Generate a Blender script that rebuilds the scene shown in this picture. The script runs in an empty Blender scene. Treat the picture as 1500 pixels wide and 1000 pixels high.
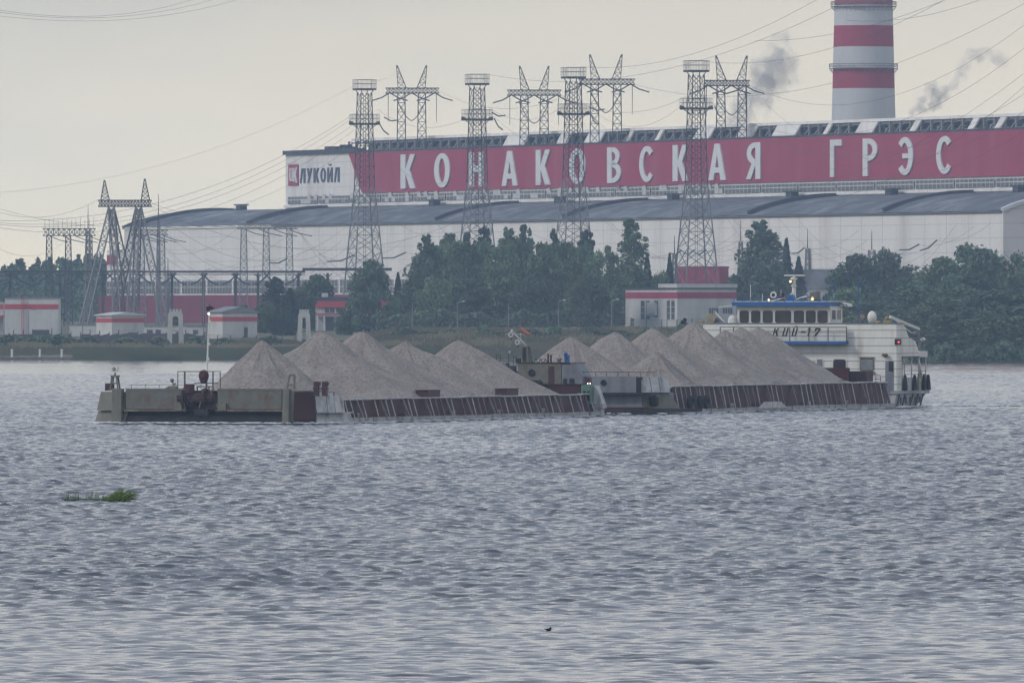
import bpy, math, random
import numpy as np
from mathutils import Vector, Matrix
R = math.radians
rnd = random.Random(7)
S = bpy.context.scene

# ------------------------------------------------------------------ camera, world, sun, exposure
F = 18800.0            # focal length in pixels of the 1500 px wide photograph (a long telephoto lens)
HC = 8.25              # camera height above the river
HOR = 460.0            # image row of the horizon
cam = bpy.data.cameras.new("camera")
cam.sensor_width = 36.0
cam.lens = 36.0 * F / 1500.0
cam.shift_y = -(500.0 - HOR) / 1500.0
cam.clip_start = 1.0
cam.clip_end = 20000.0
cam_o = bpy.data.objects.new("camera", cam)
S.collection.objects.link(cam_o)
cam_o.location = (0, 0, HC)
cam_o.rotation_euler = (R(90), 0, 0)
S.camera = cam_o

SUN_EL, SUN_AZ = 36.0, -66.0      # soft light through cloud, from behind the camera's left
w = bpy.data.worlds.new("World")
S.world = w
w.use_nodes = True
nt = w.node_tree
nt.nodes.clear()
def N(nt, t, **k):
    n = nt.nodes.new(t)
    for a, b in k.items():
        if a.startswith('_'):
            n.inputs[a[1:].replace('_', ' ')].default_value = b
        else:
            setattr(n, a, b)
    return n
sky = N(nt, 'ShaderNodeTexSky', sky_type='NISHITA', sun_disc=False)
sky.sun_elevation = R(SUN_EL); sky.sun_rotation = R(180 + SUN_AZ)
sky.air_density = 1.0; sky.dust_density = 3.0
skys = N(nt, 'ShaderNodeVectorMath', operation='SCALE'); skys.inputs['Scale'].default_value = 0.10
nt.links.new(sky.outputs[0], skys.inputs[0])
tc = N(nt, 'ShaderNodeTexCoord')
sep = N(nt, 'ShaderNodeSeparateXYZ'); nt.links.new(tc.outputs['Generated'], sep.inputs[0])
# overcast: bright cream low down, heavier blue-grey cloud higher up
cr = N(nt, 'ShaderNodeValToRGB')
cr.color_ramp.elements[0].position = 0.0; cr.color_ramp.elements[0].color = (0.87, 0.75, 0.55, 1)
cr.color_ramp.elements[1].position = 1.0; cr.color_ramp.elements[1].color = (0.30, 0.36, 0.47, 1)
for p, c in ((0.012, (0.75, 0.67, 0.53)), (0.028, (0.595, 0.54, 0.435)), (0.09, (0.62, 0.60, 0.57)), (0.22, (0.42, 0.45, 0.52))):
    e = cr.color_ramp.elements.new(p); e.color = (*c, 1)
mp = N(nt, 'ShaderNodeMapping'); mp.inputs['Scale'].default_value = (5, 5, 22)
nz = N(nt, 'ShaderNodeTexNoise', _Scale=1.6, _Detail=4.0, _Roughness=0.5)
nt.links.new(tc.outputs['Generated'], mp.inputs[0]); nt.links.new(mp.outputs[0], nz.inputs['Vector'])
mad = N(nt, 'ShaderNodeMath', operation='MULTIPLY_ADD'); mad.inputs[1].default_value = 0.02; mad.inputs[2].default_value = -0.01
nt.links.new(nz.outputs[0], mad.inputs[0])
addn = N(nt, 'ShaderNodeMath', operation='ADD', use_clamp=True)
nt.links.new(sep.outputs[2], addn.inputs[0]); nt.links.new(mad.outputs[0], addn.inputs[1])
nt.links.new(addn.outputs[0], cr.inputs[0])
mix = N(nt, 'ShaderNodeMixRGB'); mix.inputs[0].default_value = 0.90
nt.links.new(skys.outputs[0], mix.inputs[1]); nt.links.new(cr.outputs[0], mix.inputs[2])
mp3 = N(nt, 'ShaderNodeMapping'); mp3.inputs['Scale'].default_value = (14, 14, 60); mp3.inputs['Rotation'].default_value = (0, R(6), 0)
nz3 = N(nt, 'ShaderNodeTexNoise', _Scale=1.0, _Detail=4.0, _Roughness=0.5)
nt.links.new(tc.outputs['Generated'], mp3.inputs[0]); nt.links.new(mp3.outputs[0], nz3.inputs['Vector'])
cr3 = N(nt, 'ShaderNodeValToRGB')
cr3.color_ramp.elements[0].position = .35; cr3.color_ramp.elements[0].color = (.87, .90, .94, 1)
cr3.color_ramp.elements[1].position = .65; cr3.color_ramp.elements[1].color = (1.03, 1.0, .95, 1)
nt.links.new(nz3.outputs[0], cr3.inputs[0])
mul3 = N(nt, 'ShaderNodeMixRGB', blend_type='MULTIPLY'); mul3.inputs[0].default_value = 1.0
bg = N(nt, 'ShaderNodeBackground', _Strength=1.0)
wo = N(nt, 'ShaderNodeOutputWorld')
nt.links.new(mix.outputs[0], mul3.inputs[1]); nt.links.new(cr3.outputs[0], mul3.inputs[2]); nt.links.new(mul3.outputs[0], bg.inputs[0]); nt.links.new(bg.outputs[0], wo.inputs[0])

sl = bpy.data.lights.new("sun", 'SUN')
sl.energy = 1.05; sl.angle = R(11); sl.color = (1.0, 0.95, 0.88)
so = bpy.data.objects.new("sun", sl)
S.collection.objects.link(so)
az = R(SUN_AZ); el = R(SUN_EL)
sdir = Vector((math.sin(az) * math.cos(el), -math.cos(az) * math.cos(el), math.sin(el)))
so.rotation_euler = sdir.to_track_quat('Z', 'Y').to_euler()
so.location = (0, -50, 100)

S.view_settings.view_transform = 'Standard'
S.view_settings.look = 'None'
S.view_settings.exposure = 0.74
S.view_settings.gamma = 1.0
S.render.engine = 'CYCLES'
S.cycles.use_denoising = True
S.cycles.max_bounces = 6
S.cycles.volume_bounces = 0
S.cycles.filter_width = 1.4
S.cycles.transparent_max_bounces = 8
S.cycles.caustics_reflective = False

# ------------------------------------------------------------------ helpers
COL = S.collection
def at(px, py, Y):
    return Vector(((px - 750.0) / F * Y, Y, HC + (HOR - py) / F * Y))

class Frame:
    """a place on the ground plan: origin and heading; local x runs along (c, s)"""
    def __init__(s, ox, oy, rz):
        s.o = (ox, oy); s.rz = rz; s.c = math.cos(rz); s.s = math.sin(rz)
    def yl(s, px, py, y):           # point seen at px, py on the local plane y
        k = (px - 750.0) / F
        ox, oy = s.o
        x = (k * (oy + s.c * y) - ox + s.s * y) / (s.c - k * s.s)
        Y = oy + s.s * x + s.c * y
        return (x, y, HC + (HOR - py) / F * Y)
    def xl(s, px, py, x):           # the same on the local plane x
        k = (px - 750.0) / F
        ox, oy = s.o
        y = (k * (oy + s.s * x) - ox - s.c * x) / (-s.s - k * s.c)
        Y = oy + s.s * x + s.c * y
        return (x, y, HC + (HOR - py) / F * Y)
    def w(s, x, y, z=0.0):
        return Vector((s.o[0] + s.c * x - s.s * y, s.o[1] + s.s * x + s.c * y, z))

class MB:
    def __init__(s): s.v = []; s.f = []
    def add(s, vs, fs):
        n = len(s.v); s.v += [tuple(v) for v in vs]; s.f += [tuple(i + n for i in f) for f in fs]; return s
    def box(s, x0, x1, y0, y1, z0, z1):
        return s.add([(x0,y0,z0),(x1,y0,z0),(x1,y1,z0),(x0,y1,z0),(x0,y0,z1),(x1,y0,z1),(x1,y1,z1),(x0,y1,z1)],
                     [(0,3,2,1),(4,5,6,7),(0,1,5,4),(1,2,6,5),(2,3,7,6),(3,0,4,7)])
    def bar(s, p, q, w=0.1, h=None):
        p = Vector(p); q = Vector(q); d = q - p
        if d.length < 1e-6: return s
        d.normalize()
        up = Vector((0, 0, 1)) if abs(d.z) < 0.95 else Vector((0, 1, 0))
        a = d.cross(up).normalized() * (w / 2); b = a.cross(d).normalized() * ((h or w) / 2)
        vs = [p-a-b, p+a-b, p+a+b, p-a+b, q-a-b, q+a-b, q+a+b, q-a+b]
        return s.add(vs, [(0,1,2,3),(7,6,5,4),(0,4,5,1),(1,5,6,2),(2,6,7,3),(3,7,4,0)])
    def tube(s, p, q, r0, r1=None, n=10):
        p = Vector(p); q = Vector(q); r1 = r0 if r1 is None else r1
        d = (q - p).normalized()
        up = Vector((0, 0, 1)) if abs(d.z) < 0.95 else Vector((0, 1, 0))
        a = d.cross(up).normalized(); b = a.cross(d).normalized()
        vs = []
        for c, r in ((p, r0), (q, r1)):
            for i in range(n):
                t = 2 * math.pi * i / n
                vs.append(c + (a * math.cos(t) + b * math.sin(t)) * r)
        fs = [(i, (i+1) % n, n + (i+1) % n, n + i) for i in range(n)]
        fs += [tuple(range(n-1, -1, -1)), tuple(range(n, 2*n))]
        return s.add(vs, fs)
    def path(s, pts, r, n=6):
        for a, b in zip(pts[:-1], pts[1:]): s.tube(a, b, r, r, n)
        return s
    def prism(s, pts, axis, a0, a1):
        """pts 2-D, swept along axis ('x': pts are (y,z); 'y': (x,z); 'z': (x,y))"""
        def P(u, v, a): return {'x': (a, u, v), 'y': (u, a, v), 'z': (u, v, a)}[axis]
        n = len(pts)
        vs = [P(u, v, a0) for u, v in pts] + [P(u, v, a1) for u, v in pts]
        fs = [tuple(range(n)), tuple(range(2*n-1, n-1, -1))] + [(i, n+i, n+(i+1) % n, (i+1) % n) for i in range(n)]
        return s.add(vs, fs)
    def sphere(s, c, r, n=14, m=9, sc=(1, 1, 1)):
        vs = []; fs = []
        for j in range(m + 1):
            t = math.pi * j / m
            for i in range(n):
                p = 2 * math.pi * i / n
                vs.append((c[0]+r*sc[0]*math.sin(t)*math.cos(p), c[1]+r*sc[1]*math.sin(t)*math.sin(p), c[2]+r*sc[2]*math.cos(t)))
        for j in range(m):
            for i in range(n):
                fs.append((j*n+i, (j+1)*n+i, (j+1)*n+(i+1) % n, j*n+(i+1) % n))
        return s.add(vs, fs)
    def torus(s, c, R0, r, axis='y', n=16, m=8, sq=1.0):
        vs = []; fs = []
        for i in range(n):
            t = 2*math.pi*i/n
            for j in range(m):
                p = 2*math.pi*j/m
                a = (R0 + r*math.cos(p))
                u, v, ww = a*math.cos(t), a*math.sin(t)*sq, r*math.sin(p)
                vs.append({'y': (c[0]+u, c[1]+ww, c[2]+v), 'x': (c[0]+ww, c[1]+u, c[2]+v), 'z': (c[0]+u, c[1]+v, c[2]+ww)}[axis])
        for i in range(n):
            for j in range(m):
                fs.append((i*m+j, ((i+1) % n)*m+j, ((i+1) % n)*m+(j+1) % m, i*m+(j+1) % m))
        return s.add(vs, fs)
    def lattice(s, b, t, n, wl=0.22, wb=0.1, ends=True):
        """four-legged lattice between two quads of corners b (bottom) and t (top)"""
        b = [Vector(p) for p in b]; t = [Vector(p) for p in t]
        for i in range(4): s.bar(b[i], t[i], wl)
        lv = [[b[i].lerp(t[i], k / n) for i in range(4)] for k in range(n + 1)]
        for k in range(n):
            for i in range(4):
                j = (i + 1) % 4
                s.bar(lv[k][i], lv[k+1][j], wb); s.bar(lv[k][j], lv[k+1][i], wb)
                if k: s.bar(lv[k][i], lv[k][j], wb)
        return s
    def build(s, name, m, parent=None, smooth=False, bevel=0, loc=None):
        me = bpy.data.meshes.new(name)
        me.from_pydata(s.v, [], s.f)
        import bmesh
        bm = bmesh.new(); bm.from_mesh(me)
        bmesh.ops.recalc_face_normals(bm, faces=bm.faces)
        bm.to_mesh(me); bm.free()
        if smooth: me.polygons.foreach_set('use_smooth', [True] * len(me.polygons))
        me.materials.append(m)
        o = bpy.data.objects.new(name, me)
        COL.objects.link(o)
        if parent: o.parent = parent
        if loc: o.location = loc
        if bevel:
            bv = o.modifiers.new('bevel', 'BEVEL'); bv.width = bevel; bv.segments = 1; bv.limit_method = 'ANGLE'
        return o

def quad(cx, cy, z, hx, hy=None):
    hy = hx if hy is None else hy
    return [(cx-hx, cy-hy, z), (cx+hx, cy-hy, z), (cx+hx, cy+hy, z), (cx-hx, cy+hy, z)]
def empty(name, loc, rz=0.0, label=None, cat=None, group=None):
    o = bpy.data.objects.new(name, None); COL.objects.link(o)
    o.location = loc; o.rotation_euler = (0, 0, rz)
    return tag(o, label, cat, group)
def tag(o, label=None, cat=None, group=None, kind=None):
    if label: o['label'] = label
    if cat: o['category'] = cat
    if group: o['group'] = group
    if kind: o['kind'] = kind
    return o
def copy_tree(o, parent=None):
    c = o.copy(); COL.objects.link(c); c.parent = parent
    if parent:
        c.location = o.location
    for ch in list(KIDS.get(o.name, [])):
        copy_tree(ch, c)
    return c
KIDS = {}
def kids(o):
    KIDS[o.name] = [c for c in bpy.data.objects if c.parent == o]
    for c in KIDS[o.name]: kids(c)

def mat(name, col, rough=0.75, metal=0.0, var=0.18, scale=1.0, dirt=None, damt=0.35, dscale=0.6, streak=3.0, bump=0.0, bscale=8.0,
        lines=None, objvar=0.0, emit=None, hue2=None):
    m = bpy.data.materials.new(name); m.use_nodes = True
    t = m.node_tree; L = t.links.new
    b = t.nodes['Principled BSDF']
    b.inputs['Roughness'].default_value = rough; b.inputs['Metallic'].default_value = metal
    b.inputs['Specular IOR Level'].default_value = 0.3
    tc = N(t, 'ShaderNodeTexCoord')
    nz = N(t, 'ShaderNodeTexNoise', _Scale=scale, _Detail=6.0, _Roughness=0.65)
    L(tc.outputs['Object'], nz.inputs['Vector'])
    ra = N(t, 'ShaderNodeMapRange'); ra.inputs[1].default_value = 0.3; ra.inputs[2].default_value = 0.7
    L(nz.outputs[0], ra.inputs[0])
    mx = N(t, 'ShaderNodeMixRGB')
    c2 = hue2 or tuple(min(1, c * (1 + var)) for c in col)
    mx.inputs[1].default_value = (*[c * (1 - var) for c in col], 1); mx.inputs[2].default_value = (*c2, 1)
    L(ra.outputs[0], mx.inputs[0]); out = mx.outputs[0]
    if dirt:
        mp = N(t, 'ShaderNodeMapping'); mp.inputs['Scale'].default_value = (1, 1, 1 / streak)
        n2 = N(t, 'ShaderNodeTexNoise', _Scale=dscale, _Detail=8.0, _Roughness=0.7)
        L(tc.outputs['Object'], mp.inputs[0]); L(mp.outputs[0], n2.inputs['Vector'])
        r2 = N(t, 'ShaderNodeMapRange'); r2.inputs[1].default_value = 0.48; r2.inputs[2].default_value = 0.68; r2.inputs[4].default_value = damt * 2
        r2.clamp = True
        L(n2.outputs[0], r2.inputs[0])
        m2 = N(t, 'ShaderNodeMixRGB'); m2.inputs[2].default_value = (*dirt, 1)
        L(r2.outputs[0], m2.inputs[0]); L(out, m2.inputs[1]); out = m2.outputs[0]
    if lines:                                   # seams between boards or panels: (axis, spacing, width, colour)
        for axn, sp, wd, lc in lines:
            sx = N(t, 'ShaderNodeSeparateXYZ'); L(tc.outputs['Object'], sx.inputs[0])
            dv = N(t, 'ShaderNodeMath', operation='DIVIDE'); dv.inputs[1].default_value = sp
            fr = N(t, 'ShaderNodeMath', operation='FRACT'); lt = N(t, 'ShaderNodeMath', operation='LESS_THAN'); lt.inputs[1].default_value = wd / sp
            L(sx.outputs['XYZ'.index(axn)], dv.inputs[0]); L(dv.outputs[0], fr.inputs[0]); L(fr.outputs[0], lt.inputs[0])
            m3 = N(t, 'ShaderNodeMixRGB'); m3.inputs[2].default_value = (*lc, 1)
            L(lt.outputs[0], m3.inputs[0]); L(out, m3.inputs[1]); out = m3.outputs[0]
    if objvar:
        oi = N(t, 'ShaderNodeObjectInfo')
        hs = N(t, 'ShaderNodeHueSaturation')
        mr = N(t, 'ShaderNodeMapRange'); mr.inputs[3].default_value = 1 - objvar; mr.inputs[4].default_value = 1 + objvar
        L(oi.outputs['Random'], mr.inputs[0]); L(mr.outputs[0], hs.inputs['Value']); L(out, hs.inputs['Color']); out = hs.outputs[0]
    L(out, b.inputs['Base Color'])
    if bump:
        n3 = N(t, 'ShaderNodeTexNoise', _Scale=bscale, _Detail=6.0, _Roughness=0.7)
        L(tc.outputs['Object'], n3.inputs['Vector'])
        bp = N(t, 'ShaderNodeBump', _Strength=bump, _Distance=0.2)
        L(n3.outputs[0], bp.inputs['Height']); L(bp.outputs[0], b.inputs['Normal'])
    if emit:
        b.inputs['Emission Color'].default_value = (*emit[0], 1); b.inputs['Emission Strength'].default_value = emit[1]
    return m

RUST = (0.13, 0.06, 0.035)
M = {}
M['cream']   = mat('weathered_cream_paint', (0.145, 0.142, 0.118), 0.7, dirt=(0.10, 0.08, 0.055), damt=0.4, dscale=0.9, streak=2.5, var=0.2, scale=1.5)
M['bowgrey'] = mat('grey_green_hull_paint', (0.13, 0.135, 0.12), 0.65, dirt=(0.11, 0.06, 0.035), damt=0.4, dscale=1.1, streak=1.3, var=0.15, scale=1.2)
M['hullgrey']= mat('blue_grey_hull_paint', (0.17, 0.185, 0.215), 0.6, dirt=(0.09, 0.075, 0.07), damt=0.3, dscale=0.8, var=0.15)
M['white']   = mat('chalky_white_paint', (0.62, 0.62, 0.58), 0.6, dirt=(0.25, 0.20, 0.13), damt=0.2, dscale=1.4, streak=4, var=0.08)
M['siding']  = mat('white_horizontal_siding', (0.68, 0.68, 0.64), 0.55, dirt=(0.34, 0.27, 0.15), damt=0.22, dscale=0.8, streak=5, var=0.07,
                   lines=[('Z', 0.68, 0.05, (0.13, 0.12, 0.11))])
M['scuffed'] = mat('scuffed_white_steel', (0.42, 0.43, 0.43), 0.5, dirt=(0.14, 0.12, 0.12), damt=0.45, dscale=1.6, streak=6, var=0.25, scale=2)
M['red']     = mat('dark_red_hull_paint', (0.048, 0.006, 0.010), 0.6, dirt=(0.04, 0.018, 0.016), damt=0.4, dscale=1.2, var=0.3, scale=1.5)
M['maroon']  = mat('maroon_steel', (0.062, 0.018, 0.024), 0.6, dirt=(0.03, 0.02, 0.02), damt=0.4, var=0.25, scale=2)
M['rib']     = mat('worn_rib_steel', (0.19, 0.15, 0.165), 0.5, dirt=(0.09, 0.05, 0.05), damt=0.4, dscale=2, var=0.3, scale=2)
M['ribpale'] = mat('pale_steel_rib_highlight', (0.45, 0.44, 0.45), 0.5, var=0.35, scale=2, dirt=(0.15, 0.1, 0.1), damt=0.3, dscale=2)  # highlights of the thin ribs put into a pale colour; rails share it
M['plank']   = mat('grey_rub_rail', (0.30, 0.30, 0.295), 0.6, dirt=(0.10, 0.085, 0.08), damt=0.5, dscale=0.7, streak=0.6, var=0.3, scale=0.8)
M['tangle']  = mat('grimy_windlass_steel', (0.035, 0.014, 0.018), 0.7, dirt=(0.10, 0.05, 0.03), damt=0.3, dscale=3, streak=1, var=0.5, scale=3)
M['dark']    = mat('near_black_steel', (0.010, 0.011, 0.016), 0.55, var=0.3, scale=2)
M['wet']     = mat('wet_dark_hull', (0.014, 0.015, 0.022), 0.35, dirt=(0.08, 0.05, 0.045), damt=0.3, dscale=0.6, streak=0.7, var=0.3)
M['rust']    = mat('rusty_deck_steel', (0.12, 0.085, 0.062), 0.85, var=0.35, scale=3, dirt=(0.28, 0.26, 0.2), damt=0.3)
M['yellowish'] = mat('stained_yellow_grey_paint', (0.14, 0.136, 0.112), 0.7, dirt=(0.10, 0.075, 0.05), damt=0.5, dscale=1.2, streak=2.5, var=0.25, scale=1.5)
M['blue']    = mat('blue_paint', (0.02, 0.10, 0.30), 0.5, var=0.15)
M['glass']   = mat('dark_cabin_glass', (0.035, 0.032, 0.035), 0.12, var=0.5, scale=1.2)
M['paleglass'] = mat('grey_cabin_glass', (0.20, 0.21, 0.225), 0.2, var=0.2, scale=1.5)
M['tyre']    = mat('black_tyre_rubber', (0.02, 0.02, 0.024), 0.8, var=0.2)
M['yellow']  = mat('yellow_paint', (0.27, 0.22, 0.09), 0.55, var=0.25, scale=3)
M['green']   = mat('green_paint', (0.09, 0.17, 0.12), 0.55, var=0.2, scale=2)
M['orange']  = mat('orange_cloth', (0.33, 0.13, 0.08), 0.8, var=0.2)
M['black']   = mat('black_lettering', (0.006, 0.006, 0.006), 0.6, var=0.1)
M['lamp']    = mat('lit_warm_lamp', (1, 0.8, 0.4), 0.3, emit=((1.0, 0.72, 0.30), 1.2))
M['lampw']   = mat('lit_white_lamp', (1, 1, 1), 0.3, emit=((1.0, 0.97, 0.9), 2.0))
M['lampr']   = mat('lit_red_lamp', (1, 0.1, 0.1), 0.3, emit=((1.0, 0.05, 0.08), .8))
M['steel']   = mat('galvanised_steel', (0.19, 0.19, 0.20), 0.6, var=0.2, scale=0.5)
M['steeld']  = mat('dark_weathered_steel', (0.05, 0.05, 0.058), 0.7, var=0.25, scale=0.5)
M['concrete']= mat('old_concrete', (0.42, 0.41, 0.38), 0.9, dirt=(0.2, 0.19, 0.17), damt=0.3, dscale=0.5, streak=4, var=0.15)
M['gravel']  = mat('grey_gravel', (0.29, 0.262, 0.243), 0.95, var=0.2, scale=0.6, bump=1.0, bscale=5.0,
                   dirt=(0.115, 0.10, 0.095), damt=0.42, dscale=4.5, streak=1)
M['plantwall'] = mat('pale_wall_panels', (0.70, 0.68, 0.65), 0.85, dirt=(0.50, 0.47, 0.44), damt=0.4, dscale=0.09, streak=6, var=0.05, scale=0.1,
                     lines=[('Z', 3.0, 0.12, (0.47, 0.46, 0.47)), ('X', 12.0, 0.3, (0.48, 0.47, 0.48))])
M['plantred'] = mat('faded_crimson_cladding', (0.31, 0.03, 0.075), 0.8, dirt=(0.36, 0.10, 0.13), damt=0.30, dscale=0.09, streak=5, var=0.08, scale=0.15,
                    lines=[('Z', 1.55, 0.06, (0.26, 0.045, 0.08)), ('X', 6.0, 0.25, (0.28, 0.05, 0.085))])
M['plinth'] = mat('maroon_plinth_cladding', (0.17, 0.02, 0.042), 0.85, dirt=(0.11, 0.02, 0.035), damt=.4, dscale=.08, streak=2, var=.15, scale=.2)
M['roofing'] = mat('blue_grey_roofing_felt', (0.10, 0.11, 0.13), 0.95, dirt=(0.24, 0.25, 0.265), damt=0.5, dscale=0.11, streak=1, var=0.22, scale=0.12)
M['roofdark']= mat('dark_roof_flashing', (0.05, 0.055, 0.075), 0.8, var=0.2, scale=0.2)
M['winglass']= mat('dusty_window_glass', (0.08, 0.085, 0.10), 0.3, var=0.35, scale=0.35)
M['letter']  = mat('white_sign_letter', (0.60, 0.615, 0.62), 0.7, var=0.06, scale=0.3)
M['logoblue']= mat('slate_blue_sign_letter', (0.06, 0.075, 0.12), 0.7, var=0.1)
M['brick']   = mat('red_painted_fascia', (0.42, 0.06, 0.075), 0.8, var=0.12, scale=0.4)
M['housew']  = mat('off_white_render', (0.50, 0.50, 0.49), 0.9, dirt=(0.36, 0.35, 0.33), damt=0.35, dscale=0.3, streak=3, var=0.07)
M['stackw']  = mat('chimney_white_band', (0.47, 0.47, 0.475), 0.9, dirt=(0.38, 0.38, 0.39), damt=0.35, dscale=0.12, streak=4, var=0.06)
M['stackr']  = mat('chimney_red_band', (0.30, 0.035, 0.07), 0.9, dirt=(0.24, 0.04, 0.06), damt=0.3, dscale=0.12, streak=4, var=0.08)
M['bark']    = mat('grey_brown_bark', (0.10, 0.08, 0.06), 0.95, var=0.25)
M['leafd']   = mat('dark_green_leaves', (0.075, 0.122, 0.075), 0.7, var=0.35, scale=0.35, objvar=0.25)
M['leafm']   = mat('mid_green_leaves', (0.108, 0.168, 0.088), 0.7, var=0.35, scale=0.35, objvar=0.25)
M['leafp']   = mat('grey_green_willow_leaves', (0.10, 0.135, 0.075), 0.7, var=0.3, scale=0.35, objvar=0.2)
M['needle']  = mat('dark_spruce_needles', (0.032, 0.055, 0.036), 0.8, var=0.3, scale=0.5, objvar=0.2)
M['grass']   = mat('bank_grass', (0.075, 0.092, 0.05), 0.95, var=0.4, scale=0.10, hue2=(0.17, 0.15, 0.09), dirt=(0.10, 0.075, 0.06), damt=.35, dscale=.25, streak=1)
M['straw']   = mat('dry_pale_stalks', (0.20, 0.18, 0.11), 0.9, var=0.3, scale=0.3)
M['reed']    = mat('green_reeds', (0.085, 0.125, 0.055), 0.8, var=0.4, scale=0.12, hue2=(.11,.12,.06))
M['freshreed'] = mat('bright_green_reed_blades', (0.075, 0.13, 0.012), 0.7, var=0.6, scale=5.0)
M['wire']    = mat('dull_conductor', (0.09, 0.09, 0.10), 0.6, var=0.1)
M['insul']   = mat('dark_insulator_discs', (0.04, 0.05, 0.065), 0.4, var=0.2)
M['fence']   = mat('weathered_dark_fence', (0.08, 0.075, 0.075), 0.9, var=0.35, scale=0.4)
M['slab']    = mat('shore_slab_concrete', (0.17, 0.155, 0.145), 0.95, var=0.25, scale=0.4, dirt=(0.09, 0.08, 0.075), damt=0.4, dscale=0.5)

# ------------------------------------------------------------------ river (one graded sheet of real waves)
def build_river():
    rows = [-400.0, -200, -60, 0, 60, 120, 180, 220, 240]
    y = 250.0
    while y < 2350: rows.append(y); y += 0.20 * (max(y, 287) / 287.0)**0.65
    rows = np.array(rows)
    inner = np.linspace(-1, 1, 401)
    outer = np.concatenate([1+2.4*(np.arange(1, 86)/85.0)**1.35, [3.7, 4.3, 5.5, 9, 16, 30]])
    u = np.concatenate([-outer[::-1], inner, outer])
    half = 0.046 * np.maximum(rows, 250) + 6.0
    X = half[:, None] * u[None, :]
    X = np.clip(X, -2400, 2400)
    Yg = np.repeat(rows[:, None], len(u), 1)
    Z = np.zeros_like(X)
    rg = np.random.RandomState(3)
    act = ((np.abs(u) <= 3.401)[None, :] & (Yg >= 249))
    # patches of livelier and calmer water
    yenv = np.interp(Yg, [250, 300, 345, 400, 560, 900, 1500, 1760, 1800, 2400], [.62, .62, .70, 1.15, 1.3, 1.1, 1.05, 1.0, .35, .3])
    env = 0.95 + 0.14*np.sin(X*0.045+Yg*0.021+1.0)*np.sin(Yg*0.017-X*0.02) + 0.08*np.sin(Yg*0.006+2.0)
    for i in range(110):
        lam = 0.32 * (2.1/0.32) ** rg.rand()
        ang = R(-90) + rg.normal(0, 0.45)          # the wind blows towards the camera, crests lie across
        kx, ky = 2*math.pi/lam*math.cos(ang), 2*math.pi/lam*math.sin(ang)
        a = WAVE * 0.0066 * lam ** 0.60
        ph = rg.rand()*6.28
        th = kx*X + ky*Yg + ph
        wt = np.interp(Yg, [310, 430], [1.0, .30 if lam > 1.0 else 1.25])
        Z += wt*a*(np.sin(th) + 0.18*np.sin(2*th+1.4))
    # the train's wake: a few longer swells rolling out in front
    for (yc, amp, lam, sl) in ((392, .05, 6.0, .10), (402, .04, 5.0, .08), (470, .04, 6.5, -.06)):
        d = Yg - yc - sl*X
        Z += amp*np.exp(-(d/9.0)**2)*np.cos(2*math.pi*d/lam)*(0.7+0.3*np.sin(X*0.35+yc))
    fade = np.clip((2320-Yg)/200, 0.15, 1)
    wake = np.clip((X-36.5)/4, 0, 1)*np.exp(-((Yg-1128-(X-36)*.25)/(8+np.maximum(X-36, 0)*.12))**2)
    Z = np.where(act, Z*env*yenv*fade*(1-.85*wake), 0.0)
    edge = np.clip((3.4-np.abs(u))/0.3, 0, 1)[None, :]
    Z = Z*edge
    co = np.stack([X, Yg, Z], -1).reshape(-1, 3).astype(np.float32)
    nr, nc = X.shape
    idx = np.arange(nr*nc).reshape(nr, nc)
    q = np.stack([idx[:-1, :-1], idx[:-1, 1:], idx[1:, 1:], idx[1:, :-1]], -1).reshape(-1, 4)
    me = bpy.data.meshes.new('river')
    me.vertices.add(len(co)); me.vertices.foreach_set('co', co.ravel())
    me.loops.add(q.size); me.loops.foreach_set('vertex_index', q.ravel().astype(np.int32))
    me.polygons.add(len(q)); me.polygons.foreach_set('loop_start', np.arange(0, q.size, 4, dtype=np.int32))
    me.polygons.foreach_set('loop_total', np.full(len(q), 4, dtype=np.int32))
    me.polygons.foreach_set('use_smooth', np.ones(len(q), dtype=bool))
    me.update(calc_edges=True)
    m = bpy.data.materials.new('river_water'); m.use_nodes = True
    t = m.node_tree; L = t.links.new; b = t.nodes['Principled BSDF']
    b.inputs['Base Color'].default_value = (0.021, 0.026, 0.036, 1)
    b.inputs['Roughness'].default_value = WROUGH
    b.inputs['IOR'].default_value = 1.333
    tc = N(t, 'ShaderNodeTexCoord')
    mp = N(t, 'ShaderNodeMapping'); mp.inputs['Scale'].default_value = (0.55, 1.0, 1.0)
    n1 = N(t, 'ShaderNodeTexNoise', _Scale=3.6, _Detail=5.0, _Roughness=0.6)
    L(tc.outputs['Object'], mp.inputs[0]); L(mp.outputs[0], n1.inputs['Vector'])
    bp = N(t, 'ShaderNodeBump', _Strength=1.0, _Distance=WBUMP)
    sx = N(t, 'ShaderNodeSeparateXYZ'); L(tc.outputs['Object'], sx.inputs[0])
    cv = N(t, 'ShaderNodeFloatCurve'); cvm = cv.mapping.curves[0]
    dv = N(t, 'ShaderNodeMath', operation='DIVIDE'); dv.inputs[1].default_value = 2400.0; L(sx.outputs[1], dv.inputs[0])
    pts = [(0, .18), (.13, .22), (.165, .6), (.23, 1.0), (.5, 1.0), (.72, .9), (.755, .35), (1, .25)]
    cvm.points[0].location = pts[0]; cvm.points[1].location = pts[-1]
    for p_ in pts[1:-1]: cvm.points.new(*p_)
    cv.mapping.update(); L(dv.outputs[0], cv.inputs['Value'])
    n2 = N(t, 'ShaderNodeTexNoise', _Scale=0.03, _Detail=3.0); mp2 = N(t, 'ShaderNodeMapping'); mp2.inputs['Scale'].default_value = (1.0, .35, 1)
    L(tc.outputs['Object'], mp2.inputs[0]); L(mp2.outputs[0], n2.inputs['Vector'])
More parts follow.
